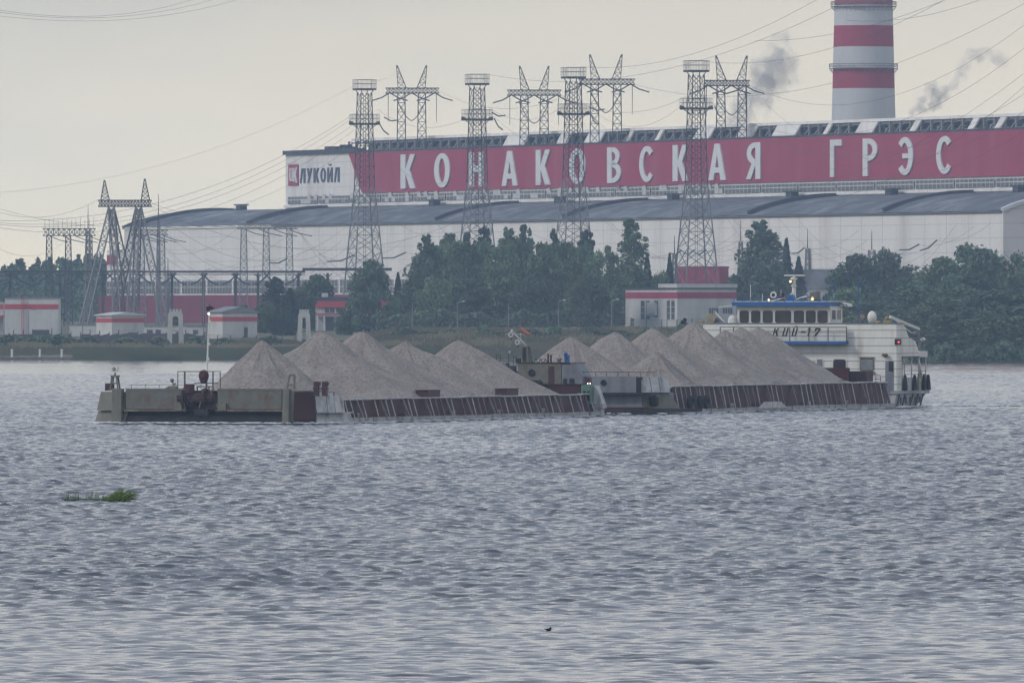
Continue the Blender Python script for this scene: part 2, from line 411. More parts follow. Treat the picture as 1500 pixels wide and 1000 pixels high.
    r2 = N(t, 'ShaderNodeMapRange'); r2.inputs[1].default_value = .35; r2.inputs[2].default_value = .65; r2.inputs[3].default_value = .45; r2.inputs[4].default_value = 1.25
    L(n2.outputs[0], r2.inputs[0])
    mu = N(t, 'ShaderNodeMath', operation='MULTIPLY'); L(cv.outputs[0], mu.inputs[0]); L(r2.outputs[0], mu.inputs[1])
    mu2 = N(t, 'ShaderNodeMath', operation='MULTIPLY'); L(mu.outputs[0], mu2.inputs[0]); L(n1.outputs[0], mu2.inputs[1])
    L(mu2.outputs[0], bp.inputs['Height']); L(bp.outputs[0], b.inputs['Normal'])
    me.materials.append(m)
    o = bpy.data.objects.new('river', me); COL.objects.link(o)
    tag(o, kind='structure')
WAVE, WROUGH, WBUMP = 1.0, 0.05, 0.075
build_river()

# ------------------------------------------------------------------ land
def shore_y(x):
    # bank line: further out on the right, gently wandering
    px = 750 + x/2315*F
    s = 2315.0 + 2.5*math.sin(x*0.11) + 1.5*math.sin(x*0.31+1)
    if px > 1325: s -= min(1.0, (px-1325)/25.0)*85
    return s
def land_z(x, y):
    d = y - shore_y(x)
    px = 750 + x/2400*F
    k = min(1, max(0, (px-515)/60.0))           # 0 = low left bank, 1 = higher embankment
    lo = np.interp(d, [-20, -2, 0, 6, 20, 60, 110, 250, 700, 4000], [-1.5, -0.5, 0, 0.5, 1.0, 2.2, 3.6, 4.8, 6.0, 9])
    hi = np.interp(d, [-20, -2, 0, 6, 25, 70, 120, 250, 700, 4000], [-1.5, -0.5, 0, 0.7, 2.0, 4.6, 5.6, 5.8, 6.0, 9])
    z = lo*(1-k) + hi*k
    if d > 2: z += 0.18*math.sin(x*0.23+y*0.11)*math.sin(x*0.07-y*0.19)
    return float(z)
def build_land():
    xs = list(np.linspace(-260, 260, 261)); xs = [-2400, -1500, -900, -500, -350] + xs + [350, 500, 900, 1500, 2400]
    dsr = list(np.arange(-12, 30, 2.0)) + list(np.arange(30, 140, 5.0)) + [150, 180, 220, 280, 350, 450, 600, 800, 1100, 1500, 2000, 2600]
    vs = []; fs = []
    for d in dsr:
        for x in xs:
            y = shore_y(x) + d
            vs.append((x, y, land_z(x, y)))
    n = len(xs)
    for j in range(len(dsr)-1):
        for i in range(n-1): fs.append((j*n+i, j*n+i+1, (j+1)*n+i+1, (j+1)*n+i))
    m = MB(); m.add(vs, fs)
    tag(m.build('ground', M['grass'], smooth=True), kind='structure')
build_land()

# ------------------------------------------------------------------ glyphs: each letter is a few solid strokes in a unit box
def ring(cx, cy, rx, ry, tx, ty, a0=0, a1=360, n=28):
    out = []
    for i in range(n):
        t0 = R(a0+(a1-a0)*i/n); t1 = R(a0+(a1-a0)*(i+1)/n)
        out.append([(cx+(rx-tx)*math.cos(t0), cy+(ry-ty)*math.sin(t0)), (cx+rx*math.cos(t0), cy+ry*math.sin(t0)),
                    (cx+rx*math.cos(t1), cy+ry*math.sin(t1)), (cx+(rx-tx)*math.cos(t1), cy+(ry-ty)*math.sin(t1))])
    return ('ring', out)
def rect(x0, x1, y0, y1): return [(x0, y0), (x1, y0), (x1, y1), (x0, y1)]
VW, HW = 0.34, 0.19
G = {
 'К': [rect(0, VW, 0, 1), [(.24, .42), (.54, .42), (1, 1), (.66, 1)], [(.26, .56), (.58, .60), (1, 0), (.66, 0)]],
 'О': [ring(.5, .5, .5, .5, .30, .15)],
 'Н': [rect(0, VW, 0, 1), rect(1-VW, 1, 0, 1), rect(VW, 1-VW, .42, .42+HW)],
 'А': [[(0, 0), (.29, 0), (.60, 1), (.36, 1)], [(.71, 0), (1, 0), (.64, 1), (.42, 1)], rect(.2, .8, .20, .35)],
 'В': [rect(0, VW, 0, 1), ring(.35, .74, .55, .26, .29, .13, -90, 90, 14), ring(.35, .29, .65, .29, .31, .14, -90, 90, 14)],
 'С': [ring(.55, .5, .55, .5, .30, .15, 42, 318)],
 'Э': [ring(.45, .5, .55, .5, .30, .15, -138, 138), rect(.3, .8, .44, .57)],
 'Я': [rect(1-VW, 1, 0, 1), ring(.65, .70, .60, .30, .30, .14, 90, 270, 14), [(0, 0), (.33, 0), (.72, .45), (.42, .45)]],
 'Г': [rect(0, VW, 0, 1), rect(VW, 1, .83, 1)],
 'Р': [rect(0, VW, 0, 1), ring(.35, .70, .65, .30, .31, .14, -90, 90, 14)],
 'Л': [rect(1-VW, 1, 0, 1), rect(.25, 1-VW, .84, 1), [(0, 0), (.25, 0), (.55, .84), (.25, .84)]],
 'У': [[(0, 1), (.34, 1), (.66, .35), (.40, .30)], [(.12, 0), (.42, 0), (1, 1), (.68, 1)]],
 'Й': [rect(0, VW, 0, 1), rect(1-VW, 1, 0, 1), [(VW, .12), (VW, .38), (1-VW, .88), (1-VW, .62)], ring(.5, 1.28, .30, .16, .12, .09, 190, 350, 10)],
}
def glyph_mb(ch, x0, x1, z0, z1, y, depth, shear=0.0):
    mb = MB(); k = 0
    def P(p): return (x0+(x1-x0)*p[0]+shear*(z1-z0)*p[1], z0+(z1-z0)*p[1])
    for g in G[ch]:
        if isinstance(g, tuple):
            for poly in g[1]: mb.prism([P(p) for p in poly], 'y', y-depth, y)
        else:
            k += 1
            mb.prism([P(p) for p in g], 'y', y-depth-0.03*k*min(1, depth), y)
    return mb

# ------------------------------------------------------------------ power station (its own frame: x along the wall towards the viewer's right)
BF = Frame(-39.57, 3100.0, math.atan2(-0.9384, 0.3455))
def BS(px, off=0.0): return BF.yl(px, 0, off)[0]
def BZ(px, py, off=0.0): return BF.yl(px, py, off)[2]
xL = BS(415); xR = BS(1500) + 120
blk = empty('boiler_house', BF.w(0, 0, 0), BF.rz, 'tall power station block with a crimson band of huge white letters', 'power station')
ZT, ZB, ZW = 47.2, 37.4, 34.85       # red band top, red band bottom, window band bottom
MB().box(xL, xR, 0.6, 48, 20, ZT).build('wall', M['plantwall'], blk)
x1t, x1b = BS(509), BS(529)
MB().prism([(x1b, ZB), (xR, ZB), (xR, ZT-.05), (x1t, ZT-.05)], 'y', 0.2, 0.9).build('cladding', M['plantred'], blk)
MB().box(xL-.3, BS(524), -0.1, 2.2, ZT+.02, ZT+1.0).build('parapet', M['roofdark'], blk)
MB().box(BS(524), xR, 0.1, 2.0, ZT+.02, ZT+.35).build('parapet', M['roofdark'], blk)
# glazed strip under the band, in bays
wb0 = BS(419); nb = 26
for i in range(nb):
    a = wb0+(xR-wb0)*i/nb; b = wb0+(xR-wb0)*(i+1)/nb
    wpn = MB().box(a+.6, b-.6, 0.30, 0.62, ZW+.3, ZB-.5).build('window', M['winglass'], blk)
    fr = MB()
    n = 9
    for k in range(n+1):
        xx = a+.6+(b-a-1.2)*k/n
        fr.box(xx-.13, xx+.13, 0.255, 0.285, ZW+.3, ZB-.5)
    fr.box(a+.5, b-.5, 0.21, 0.25, (ZW+ZB)/2-.12, (ZW+ZB)/2+.12)
    rr = random.Random(i)
    if i < 13:
        for k in range(5):                       # panes boarded over with pale sheets
            kk = rr.randrange(n); xx = a+.6+(b-a-1.2)*kk/n; up = rr.random() < .5
            z0_ = (ZW+ZB)/2+.15 if up else ZW+.32
            fr.box(xx+.2, xx+(b-a-1.2)/n-.2, 0.26, 0.29, z0_, z0_+1.15)
    fr.build('window_frame', M['housew'], wpn)
MB().box(xL-.1, xR, 0.1, 0.55, ZW-.6, ZW+.1).build('sill', M['plantwall'], blk)
# letters
for ch, c, wd in (('К',598,21),('О',648,23),('Н',698,21),('А',747,23),('К',796,21),('О',846,24),('В',900,20),('С',947,20),('К',997,22),('А',1051,25),('Я',1104,21),
              ('Г',1225,17),('Р',1275,21),('Э',1327,22),('С',1383,22)):
    a, b = BS(c-wd/2), BS(c+wd/2)
    glyph_mb(ch, a, b, 38.15, 46.3, 0.15, 0.30).build('letter', M['letter'], blk)
# company sign on the white end
sa, sb = BS(420), BS(434.5)
lg = MB().box(sa, sb, .38, .57, BZ(427, 272), BZ(427, 241)).build('logo_plate', M['plantred'], blk)
za, zb = BZ(427, 268), BZ(427, 245)
wdl = sb-sa
lgm = MB()
for k, (u0, u1, v0, v1) in enumerate(((.14, .26, .12, .95), (.26, .5, .12, .24), (.38, .50, .24, .95), (.56, .68, .05, .95))):
    lgm.box(sa+wdl*u0, sa+wdl*u1, (.30-.02*k), .379, za+(zb-za)*v0, za+(zb-za)*v1)
lgm.prism([(sa+wdl*.66, za+(zb-za)*.45), (sa+wdl*.80, za+(zb-za)*.45), (sa+wdl*.95, zb), (sa+wdl*.82, zb)], 'y', .20, .379)
lgm.prism([(sa+wdl*.66, za+(zb-za)*.62), (sa+wdl*.78, za+(zb-za)*.62), (sa+wdl*.95, za), (sa+wdl*.82, za)], 'y', .17, .379)
lgm.build('logo', M['letter'], lg)
LW = (496-436)/6.0
for k, ch in enumerate('ЛУКОЙЛ'):
    a = 436.5+LW*k
    glyph_mb(ch, BS(a), BS(a+LW*.80), BZ(465, 267.5), BZ(465, 246.0), 0.55, 0.10).build('letter', M['logoblue'], blk)
# roof gallery (monitor) set back above the band: pale roof edge, dark steelwork, slanted white panels
gx0 = BS(517, 12)
zt0 = ZT+3.3
gal = MB()
gal.box(gx0+4, xR, 10.2, 26, ZT+3.12, ZT+3.75)
gal.build('gallery_roof', M['plantwall'], blk)
MB().box(gx0+2, xR, 15.5, 24, ZT-.5, ZT+3.05).build('gallery_wall', M['roofdark'], blk)
gs = MB(); x = gx0+1; k = 0
while x < xR-6:
    gs.bar((x, 10.6, ZT), (x, 10.6, ZT+3.1), .4)
    gs.bar((x+3, 11.6, ZT), (x+3, 11.6, ZT+3.1), .3); gs.bar((x, 11.2, ZT), (x+6, 11.2, ZT+3.0), .25)
    if k % 5 == 3: gs.box(x+1, x+4, 11.4, 13.2, ZT, ZT+1.7)
    gs.bar((x, 10.9, ZT+2.4), (x+6, 10.9, ZT+3.0), .22); gs.bar((x, 10.8, ZT+3.0), (x+6, 10.8, ZT+2.4), .22)
    x += 6; k += 1
gs.build('gallery_frame', M['steel'], blk)
rr = random.Random(9)
for i in range(70):
    xx = gx0+3+(xR-gx0-8)*(i+rr.random())/70; MB().box(xx, xx+rr.uniform(.6, 2.4), 15.0, 15.45, ZT+rr.uniform(.5, 1.6), ZT+rr.uniform(1.8, 2.8)).build('gallery_pane', M['letter' if rr.random() < .5 else 'paleglass'], blk)
rr = random.Random(5)
x = BS(735, 10)
while x < xR-10:
    ln = rr.choice((2.2, 3.2, 6.5, 10, 14)); 
    gp = MB().prism([(x, ZT+.2), (x+ln, ZT+.2), (x+ln+4.5, ZT+3.05), (x+4.5, ZT+3.05)], 'y', 9.9, 10.3)
    gp.build('gallery_panel', M['plantwall'], blk)
    x += ln+rr.choice((12, 17, 22, 30))
# low snow-white wedge plates lying at the foot of the gallery
MB().prism([(10.7, ZT+.35), (14.5, ZT+.35), (14.5, ZT+1.3)], 'x', gx0+6, xR-4).build('gallery_curb', M['stackw'], blk)
# plant on the low roof left of the gallery
rv = MB()
for a, b, h in ((BS(481, 6), BS(487, 6), 1.9), (BS(489, 6), BS(497, 6), 1.6), (BS(503, 6), BS(505, 6), 2.2), (BS(508, 6), BS(511, 6), 1.7)):
    rv.box(a, b, 5, 8, ZT, ZT+h)
rv.build('roof_ventilator', M['roofdark'], blk)

# engine hall in front: long pale wall under a shallow shell roof
hy = -20.0
hx0, hx1 = BF.yl(182, 0, hy)[0], BF.yl(1468, 0, hy)[0]
ax0 = BF.yl(155, 0, hy)[0]
hall = empty('engine_hall', BF.w(0, 0, 0), BF.rz, 'very long pale hall with a low vaulted blue grey roof below the crimson band', 'power station')
ZE = 29.25
MB().box(hx0, hx1, hy, 21, 2, ZE).build('wall', M['plantwall'], hall)
MB().box(ax0, hx0-.02, hy+.3, 12, 2, 24.3).build('annex_wall', M['plantwall'], hall)
MB().box(ax0+.3, hx0-6, hy+.15, hy+.29, 20.6, 23.0).build('red_panel', M['plantred'], hall)
def roofz(y):
    t = (y - hy)/41.0
    return ZE + 0.35 + 3.9*math.sin(math.pi*min(1, max(0, t)))**0.8
vs = []; fs = []; ny = 22; step = 1.5; nx = int((hx1-hx0)/step)
for i in range(nx+1):
    x = hx0 + (hx1-hx0)*i/nx
    for j in range(ny+1):
        y = hy - .5 + 42.0*j/ny
        z = roofz(y) + 0.50*abs(math.sin(math.pi*(x-hx0)/12.0))*min(1, (j+1)/4)
        vs.append((x, y, z))
for i in range(nx):
    for j in range(ny): fs.append((i*(ny+1)+j, (i+1)*(ny+1)+j, (i+1)*(ny+1)+j+1, i*(ny+1)+j+1))
MB().add(vs, fs).build('roof', M['roofing'], hall, smooth=True)
eg = MB(); eg.box(hx0, hx1+.2, hy-.55, hy-.05, ZE+.12, ZE+.3); eg.build('gutter', M['steel'], hall)
for k, px in enumerate((205, 364, 640, 826, 1098, 1296)):         # raised fire-wall ribs running over the vault
    x = BF.yl(px, 0, hy)[0]
    rb = MB()
    pts = [(x, hy-.3+41.4*j/16, roofz(hy+41*j/16)+.75) for j in range(17)]
    for a, b in zip(pts[:-1], pts[1:]): rb.bar(a, b, 1.3, .8)
    rb.build('roof_rib', M['roofdark'], hall)
# right-hand gable, seen at a slant, with its pale verge
gv = MB()
poly = [(hy, 2)] + [(hy+41*j/16, roofz(hy+41*j/16)) for j in range(17)] + [(21, 2)]
gv.prism(poly, 'x', hx1+.02, hx1+.6); gv.build('gable_wall', M['plantwall'], hall)
vg = MB()
pts = [(hx1+.7, hy-.3+41.4*j/16, roofz(hy+41*j/16)+.25) for j in range(17)]
for a, b in zip(pts[:-1], pts[1:]): vg.bar(a, b, 1.4, .7)
vg.build('verge', M['letter'], hall)
vg = MB()
pts = [(hx0-.2, hy-.3+41.4*j/16, roofz(hy+41*j/16)+.25) for j in range(17)]
for a, b in zip(pts[:-1], pts[1:]): vg.bar(a, b, 1.0, .6)
vg.build('verge', M['roofdark'], hall)
# lower strip windows and crimson plinth
for i in range(30):
    a = hx0-14+(hx1-hx0+10)*i/30; b = a+(hx1-hx0+10)/30
    gw = MB().box(a+.8, b-.8, hy-.14, hy-.02, 13.3, 16.4).build('window', M['winglass'], hall)
    fr = MB()
    for k in range(9):
        xx = a+.8+(b-a-1.6)*k/8
        fr.box(xx-.12, xx+.12, hy-.19, hy-.16, 13.3, 16.4)
    fr.box(a+.8, b-.8, hy-.24, hy-.20, 14.7, 14.9)
    fr.build('window_frame', M['housew'], gw)
MB().box(ax0-4, hx1-.5, hy-.6, hy-.01, 2, 12.9).build('plinth', M['plinth'], hall)
rv = []
for px, py in ((357, 310), (640, 297), (824, 292), (990, 292), (1164, 287), (1310, 283), (1497, 279)):
    x = BF.yl(px, 0, -1.5)[0]
    MB().box(x-1.6, x+1.6, -3, -1.2, 33.3, 35.0).box(x-2.3, x+2.3, -3.3, -.9, 35.05, 35.35).build('roof_ventilator', M['roofdark'], hall)

# chimney
CY = 3000.0
cx = (1265-750)/F*CY
ch = empty('chimney', (cx, CY, 0), 0, 'huge red and white banded chimney rising behind the power station roof', 'chimney')
def chr_(z): return 7.55 - (z-50)*0.0245
bands = [(20, 'w')]
zz = [HC+(HOR-p)/F*CY for p in (130, 100, 69, 38, 8, -24, -56, -88, -120, -152)]
lev = [20]+zz+[180]
for i in range(len(lev)-1):
    z0, z1 = lev[i], lev[i+1]
    MB().tube((0, 0, z0), (0, 0, z1), chr_(z0), chr_(z1), 48).build('white_band' if i % 2 == 0 else 'red_band', M['stackw' if i % 2 == 0 else 'stackr'], ch, smooth=False)
for p in (101, 10):
    z = HC+(HOR-p)/F*CY; r = chr_(z)
    g = MB()
    g.tube((0, 0, z-.05), (0, 0, z+.05), r+.8, r+.8, 40)
    for i in range(40):
        t = 2*math.pi*i/40
        c, s_ = math.cos(t), math.sin(t)
        g.bar(((r+.85)*c, (r+.85)*s_, z), ((r+.85)*c, (r+.85)*s_, z+1.1), .06)
        g.bar((r*c, r*s_, z-1.1), ((r+.85)*c, (r+.85)*s_, z-.1), .06)
    g.torus((0, 0, z+1.1), r+.85, .08, 'z', 40, 4); g.torus((0, 0, z+.6), r+.85, .06, 'z', 40, 4)
    g.build('gallery', M['steel'], ch)

# ------------------------------------------------------------------ lattice masts with lantern platforms, in a row in front of the hall
def lantern_tower(px, ptop, pshaft, Y, label):
    c = at(px, HOR, Y); zt = at(px, ptop, Y).z; z0 = land_z(c.x, Y) - .3
    s = F/Y
    o = empty('lattice_tower', (c.x, Y, z0), R(20), label, 'lattice tower', 'floodlight lattice towers in front of the engine hall')
    H = zt-z0; zs = at(px, pshaft, Y).z-z0; zm = H-3.2
    m = MB()
    m.lattice(quad(0, 0, 0, 4.1), quad(0, 0, zs*.55, 2.9), 4, .25, .13)
    m.lattice(quad(0, 0, zs*.55, 2.9), quad(0, 0, zs, 1.75), 4, .22, .12)
    m.build('base_lattice', M['steel'], o)  # paler steel than the shaft: the haze low down is put into the colour
    m = MB(); m.lattice(quad(0, 0, zs, 1.75), quad(0, 0, zm, 1.25), 9, .16, .085); m.build('shaft', M['steeld'], o)
    m = MB()
    for sx in (-.25, .25): m.bar((sx,0,1.5), (sx,0,zm), .06)
    for i in range(int(zm/.9)): m.bar((-.25,.0,1.5+i*.9), (.25,0,1.5+i*.9), .05)
    m.build('ladder', M['steeld'], o)
    for zz_, r in ((H-2.6, 2.05), (H-10.2, 2.6)):
        m = MB(); m.box(-r, r, -r, r, zz_, zz_+.4)
        for a in (-1, 1):
            m.bar((a*r, 0, zz_), (a*1.2, 0, zz_-1.1), .14); m.bar((0, a*r, zz_), (0, a*1.2, zz_-1.1), .14)
        m.build('platform', M['steeld'], o)
        m = MB(); n = 7
        for i in range(n+1):
            t = -r+2*r*i/n
            for (x, y) in ((t, -r), (t, r), (-r, t), (r, t)): m.bar((x, y, zz_+.4), (x, y, zz_+2.3), .05)
        for h in (1.4, 2.3):
            q = [(-r,-r), (r,-r), (r,r), (-r,r)]
            for i in range(4): m.bar((*q[i], zz_+h), (*q[(i+1)%4], zz_+h), .09)
        m.build('railing', M['steel'], o)
    for a in (-1, 1): MB().tube((a*2.7, 0, H-9.9), (a*3.5, 0, H-9.7), .34, .42, 8).build('floodlight', M['steeld'], o)
    return o
TW = [(534, 115, 275, 2813, 'leftmost lantern lattice tower, over the end of the crimson band by the company sign'),
      (699, 107, 268, 2748, 'lantern lattice tower hiding the third letter of the crimson band'),
      (840, 97, 262, 2673, 'lantern lattice tower crossing the second letter O of the crimson band'),
      (1020, 87, 268, 2600, 'rightmost lantern lattice tower, rising over the low white building with a red stripe')]
for a in TW: lantern_tower(*a)

# ------------------------------------------------------------------ portal pylons on the block's roof
def portal(pxa, pxb, parm, ptip, x0, x1, off, label):
    ya = BF.yl((pxa+pxb)/2, parm, off)
    c = BF.w(ya[0], off)
    Y = c.y; s = F/Y
    zb = ZT+.3; za = at(0, parm, Y).z; zt = at(0, ptip, Y).z
    o = empty('portal_pylon', (c.x, Y, zb), 0, label, 'pylon', 'twin-legged pylons on the roof')
    def X(p): return (p-750)/F*Y - c.x
    ha = za-zb; ht = zt-zb
    for p, sg in ((pxa, -1), (pxb, 1)):
        m = MB(); m.lattice(quad(X(p)-sg*.0, 0, 0, 1.05), quad(X(p), 0, ha-.6, .85), 6, .22, .12); m.build('leg', M['steeld'], o)
        m = MB(); xo = X(p)+sg*-.6
        tip = (X(p)-sg*-1.1, 0, ht)
        m.lattice(quad(X(p)-.2*sg, 0, ha+.6, 1.0), quad(tip[0], 0, ht, .1), 4, .16, .09); m.build('spire', M['steeld'], o)
    m = MB()
    a, b = X(x0), X(x1)
    m.lattice([(a,-.6,ha-.6),(a,.6,ha-.6),(a,.6,ha+.6),(a,-.6,ha+.6)], [(b,-.6,ha-.6),(b,.6,ha-.6),(b,.6,ha+.6),(b,-.6,ha+.6)], 14, .22, .15)
    m.build('crossarm', M['steeld'], o)
    m = MB()
    for xx in (a+1, (X(pxa)+X(pxb))/2, b-1):
        for sg in (-1, 1):
            m.path([(xx, 0, ha-.5), (xx+sg*2.0, -.8, ha-1.7), (xx+sg*4.3, -1.6, ha-2.4)], .16, 6)
    m.build('insulator_string', M['insul'], o)
    m = MB()                                           # slack jumper loops and long hangers
    n = 10; mid = (X(pxa)+X(pxb))/2
    m.path([(mid-3.6+7.2*i/n, -.9, ha-2.0-5.2*(1-abs(2*i/n-1)**1.6)) for i in range(n+1)], .11, 5)
    for xx in (a+.6, b-.6): m.tube((xx, 0, ha-.6), (xx, 0, ha-7.5), .09, .07, 5)
    m.build('jumper', M['wire'], o)
    return o
portal(588, 618, 133, 96, 565, 643, 5, 'twin pylon on the roof nearest to the left end of the gallery')
portal(768, 797, 136, 97, 743, 822, 5, 'twin pylon on the roof between the second and third lattice towers')
portal(871, 904, 120, 80, 848, 930, 5, 'twin pylon on the roof just right of the third lattice tower')
portal(1056, 1087, 122, 82, 1031, 1098, 5, 'twin pylon on the roof standing against the largest smoke plume')

# ------------------------------------------------------------------ the great splayed pylon on the left shore and the switchyard gantries
def splay():
    Y = 2560.0; s = F/Y
    c = at(183, HOR, Y)
    o = empty('splayed_pylon', (c.x, Y, 0), 0, 'great double A-legged pylon with two pointed spires behind the small striped shed', 'pylon')
    def P(px, py, dy=0): v = at(px, py, Y); return Vector((v.x-c.x, dy, v.z))
    za = P(0, 298).z
    for px, feet in ((163, ((124, 476, -9), (199, 468, 6))), (203, ((165, 466, 8), (243, 476, -6)))):
        for fx, fy, dy in feet:
            f = P(fx, fy, dy); t = P(px, 303)
            m = MB(); m.lattice([(f.x-.8,f.y-.8,f.z),(f.x+.8,f.y-.8,f.z),(f.x+.8,f.y+.8,f.z),(f.x-.8,f.y+.8,f.z)], quad(t.x, 0, t.z, .55), 14, .2, .1)
            m.build('leg', M['steel'], o)
    for px in (163, 203):
        m = MB(); t = P(px, 303)
        for dy in (-7, 9):
            f = P(px+(12 if px == 163 else -10)+dy*.3, 470, dy)
            m.lattice([(f.x-.7,f.y-.7,f.z),(f.x+.7,f.y-.7,f.z),(f.x+.7,f.y+.7,f.z),(f.x-.7,f.y+.7,f.z)], quad(t.x, 0, t.z, .6), 14, .2, .1)
        m.build('leg', M['steel'], o)
    a, b = P(144, 298).x, P(222, 298).x
    m = MB(); m.lattice([(a,-.7,za-.6),(a,.7,za-.6),(a,.7,za+.6),(a,-.7,za+.6)], [(b,-.7,za-.6),(b,.7,za-.6),(b,.7,za+.6),(b,-.7,za+.6)], 16, .24, .13)
    m.build('crossarm', M['steeld'], o)
    for px, tip in ((154, 153), (213, 212)):
        q = P(px, 294); t = P(tip, 264 if px == 154 else 262)
        m = MB(); m.lattice(quad(q.x, 0, za+.6, .85), quad(t.x, 0, t.z, .08), 5, .17, .09); m.build('spire', M['steeld'], o)
splay()
def gantry(x0, x1, pya, pyb, cols, spikes, Y, label, foot=None, rz=0.0):
    c = at((x0+x1)/2, HOR, Y)
    z0 = land_z(c.x, Y)-.3
    o = empty('switchyard_gantry', (c.x, Y, z0), rz, label, 'gantry', 'switchyard gantries')
    def X(p): return (p-750)/F*Y-c.x
    def Z(p): return HC+(HOR-p)/F*Y-z0
    m = MB(); a, b = X(x0), X(x1); za, zb = Z(pyb), Z(pya)
    m.lattice([(a,-.6,za),(a,.6,za),(a,.6,zb),(a,-.6,zb)], [(b,-.6,za),(b,.6,za),(b,.6,zb),(b,-.6,zb)], max(4, int((b-a)/1.1)), .2, .12)
    m.build('crossbeam', M['steel' if x0 > 150 else 'steeld'], o)
    for p in cols:
        m = MB(); m.lattice(quad(X(p), 0, 0, 1.0), quad(X(p), 0, za, .55), 14, .2, .11); m.build('column', M['steel' if x0 > 150 else 'steeld'], o)
    m = MB()
    for i in range(spikes):
        xx = a+.4+(b-a-.8)*i/(spikes-1)
        m.bar((xx, 0, zb), (xx, 0, zb+2.0+(i % 3)*.25), .08)
    for i in range(spikes-1):
        xx = a+.4+(b-a-.8)*i/(spikes-1); x2 = a+.4+(b-a-.8)*(i+1)/(spikes-1)
        m.bar((xx, 0, zb+.8), (x2, 0, zb+.8), .07)
    m.build('spike_row', M['steel'], o)
    m = MB()
    for i in range(4):
        xx = a+(b-a)*(i+.5)/4
        m.path([(xx, 0, za-.1), (xx+2.2, -.6, za-1.0), (xx+5.0, -1.2, za-1.6)], .09, 5)
    m.build('insulator_string', M['insul'], o)
gantry(63, 140, 335, 345, (72, 100, 131), 12, 2900, 'dark switchyard gantry far left, against the woods and sky')
gantry(192, 246, 337, 344, (207, 237), 7, 2800, 'narrow switchyard gantry behind the splayed pylon')
gantry(347, 434, 328, 335, (357, 390, 424), 12, 2750, 'pale three-column switchyard gantry in front of the hall roof')
# lightning masts
def rod(px, ptop, pbot, Y, wd, label):
    c = at(px, HOR, Y); z0 = land_z(c.x, Y)-.3; z1 = at(px, ptop, Y).z-z0
    o = empty('lightning_mast', (c.x, Y, z0), R(15), label, 'mast', 'slim lattice lightning masts')
    m = MB(); m.lattice(quad(0, 0, 0, wd), quad(0, 0, z1*.8, wd*.35), 12, .17, .09); m.build('mast_lattice', M['steel'], o)
    m = MB(); m.tube((0, 0, z1*.8), (0, 0, z1), .12, .05, 6); m.build('rod', M['steeld'], o)
rod(129, 300, 470, 2880, 1.0, 'slim lattice mast at the right end of the dark left gantry')
rod(1277, 338, 490, 2700, 1.6, 'slim pale lattice mast standing before the round trees on the right')
rod(1183, 335, 490, 2760, .9, 'slim mast between the dark spruces and the trees behind the wheelhouse')
rod(988, 345, 440, 2650, .8, 'slim mast just left of the rightmost lattice tower')
rod(232, 285, 440, 2820, .5, 'thin mast against the left end of the hall roof')
rod(246, 378, 500, 2700, .5, 'thin short mast just behind the concrete portal frame')
rod(1085, 322, 430, 2780, .9, 'pinkish slim mast left of the big tree behind the white building')

# ------------------------------------------------------------------ pipe bridge with hung compensator loops
def pipe_bridge():
    Y = 2680.0; c = at(260, HOR, Y); z0 = land_z(c.x, Y)
    o = empty('pipe_bridge', (c.x, Y, z0), 0, 'long dark overhead pipe bridge on posts, crossing in front of the hall at the left', 'pipe bridge')
    def X(p): return (p-750)/F*Y-c.x
    def Z(p): return HC+(HOR-p)/F*Y-z0
    m = MB(); m.bar((X(-60), 0, Z(398)), (X(447), 0, Z(398)), .8, .45); m.bar((X(443), -.4, Z(394.5)), (X(574), -.4, Z(394.5)), .8, .6)
    m.bar((X(-60), 0, Z(402)), (X(447), 0, Z(402)), .5, .15)
    m.build('pipe', M['steeld'], o)
    for p in (-20, 15, 88, 151, 252, 298, 345, 378, 437, 480, 520):
        m = MB(); m.bar((X(p), 0, 0), (X(p), 0, Z(400)), .55); 
        for sg in (-1, 1): m.bar((X(p), .2, Z(406)), (X(p)+sg*.9, .2, Z(401)), .2)
        m.build('post', M['steeld'], o)
    for p in list(range(0, 450, 46)):
        for sg in (-1, 1):
            m = MB(); pts = []
            for i in range(7):
                t = i/6
                pts.append((X(p)+sg*(.4+3.4*(1-t)), -.5, Z(400)-2.3*math.sin(t*math.pi/2)))
            m.path(pts, .17, 5); m.build('pipe_loop', M['insul'], o)
pipe_bridge()

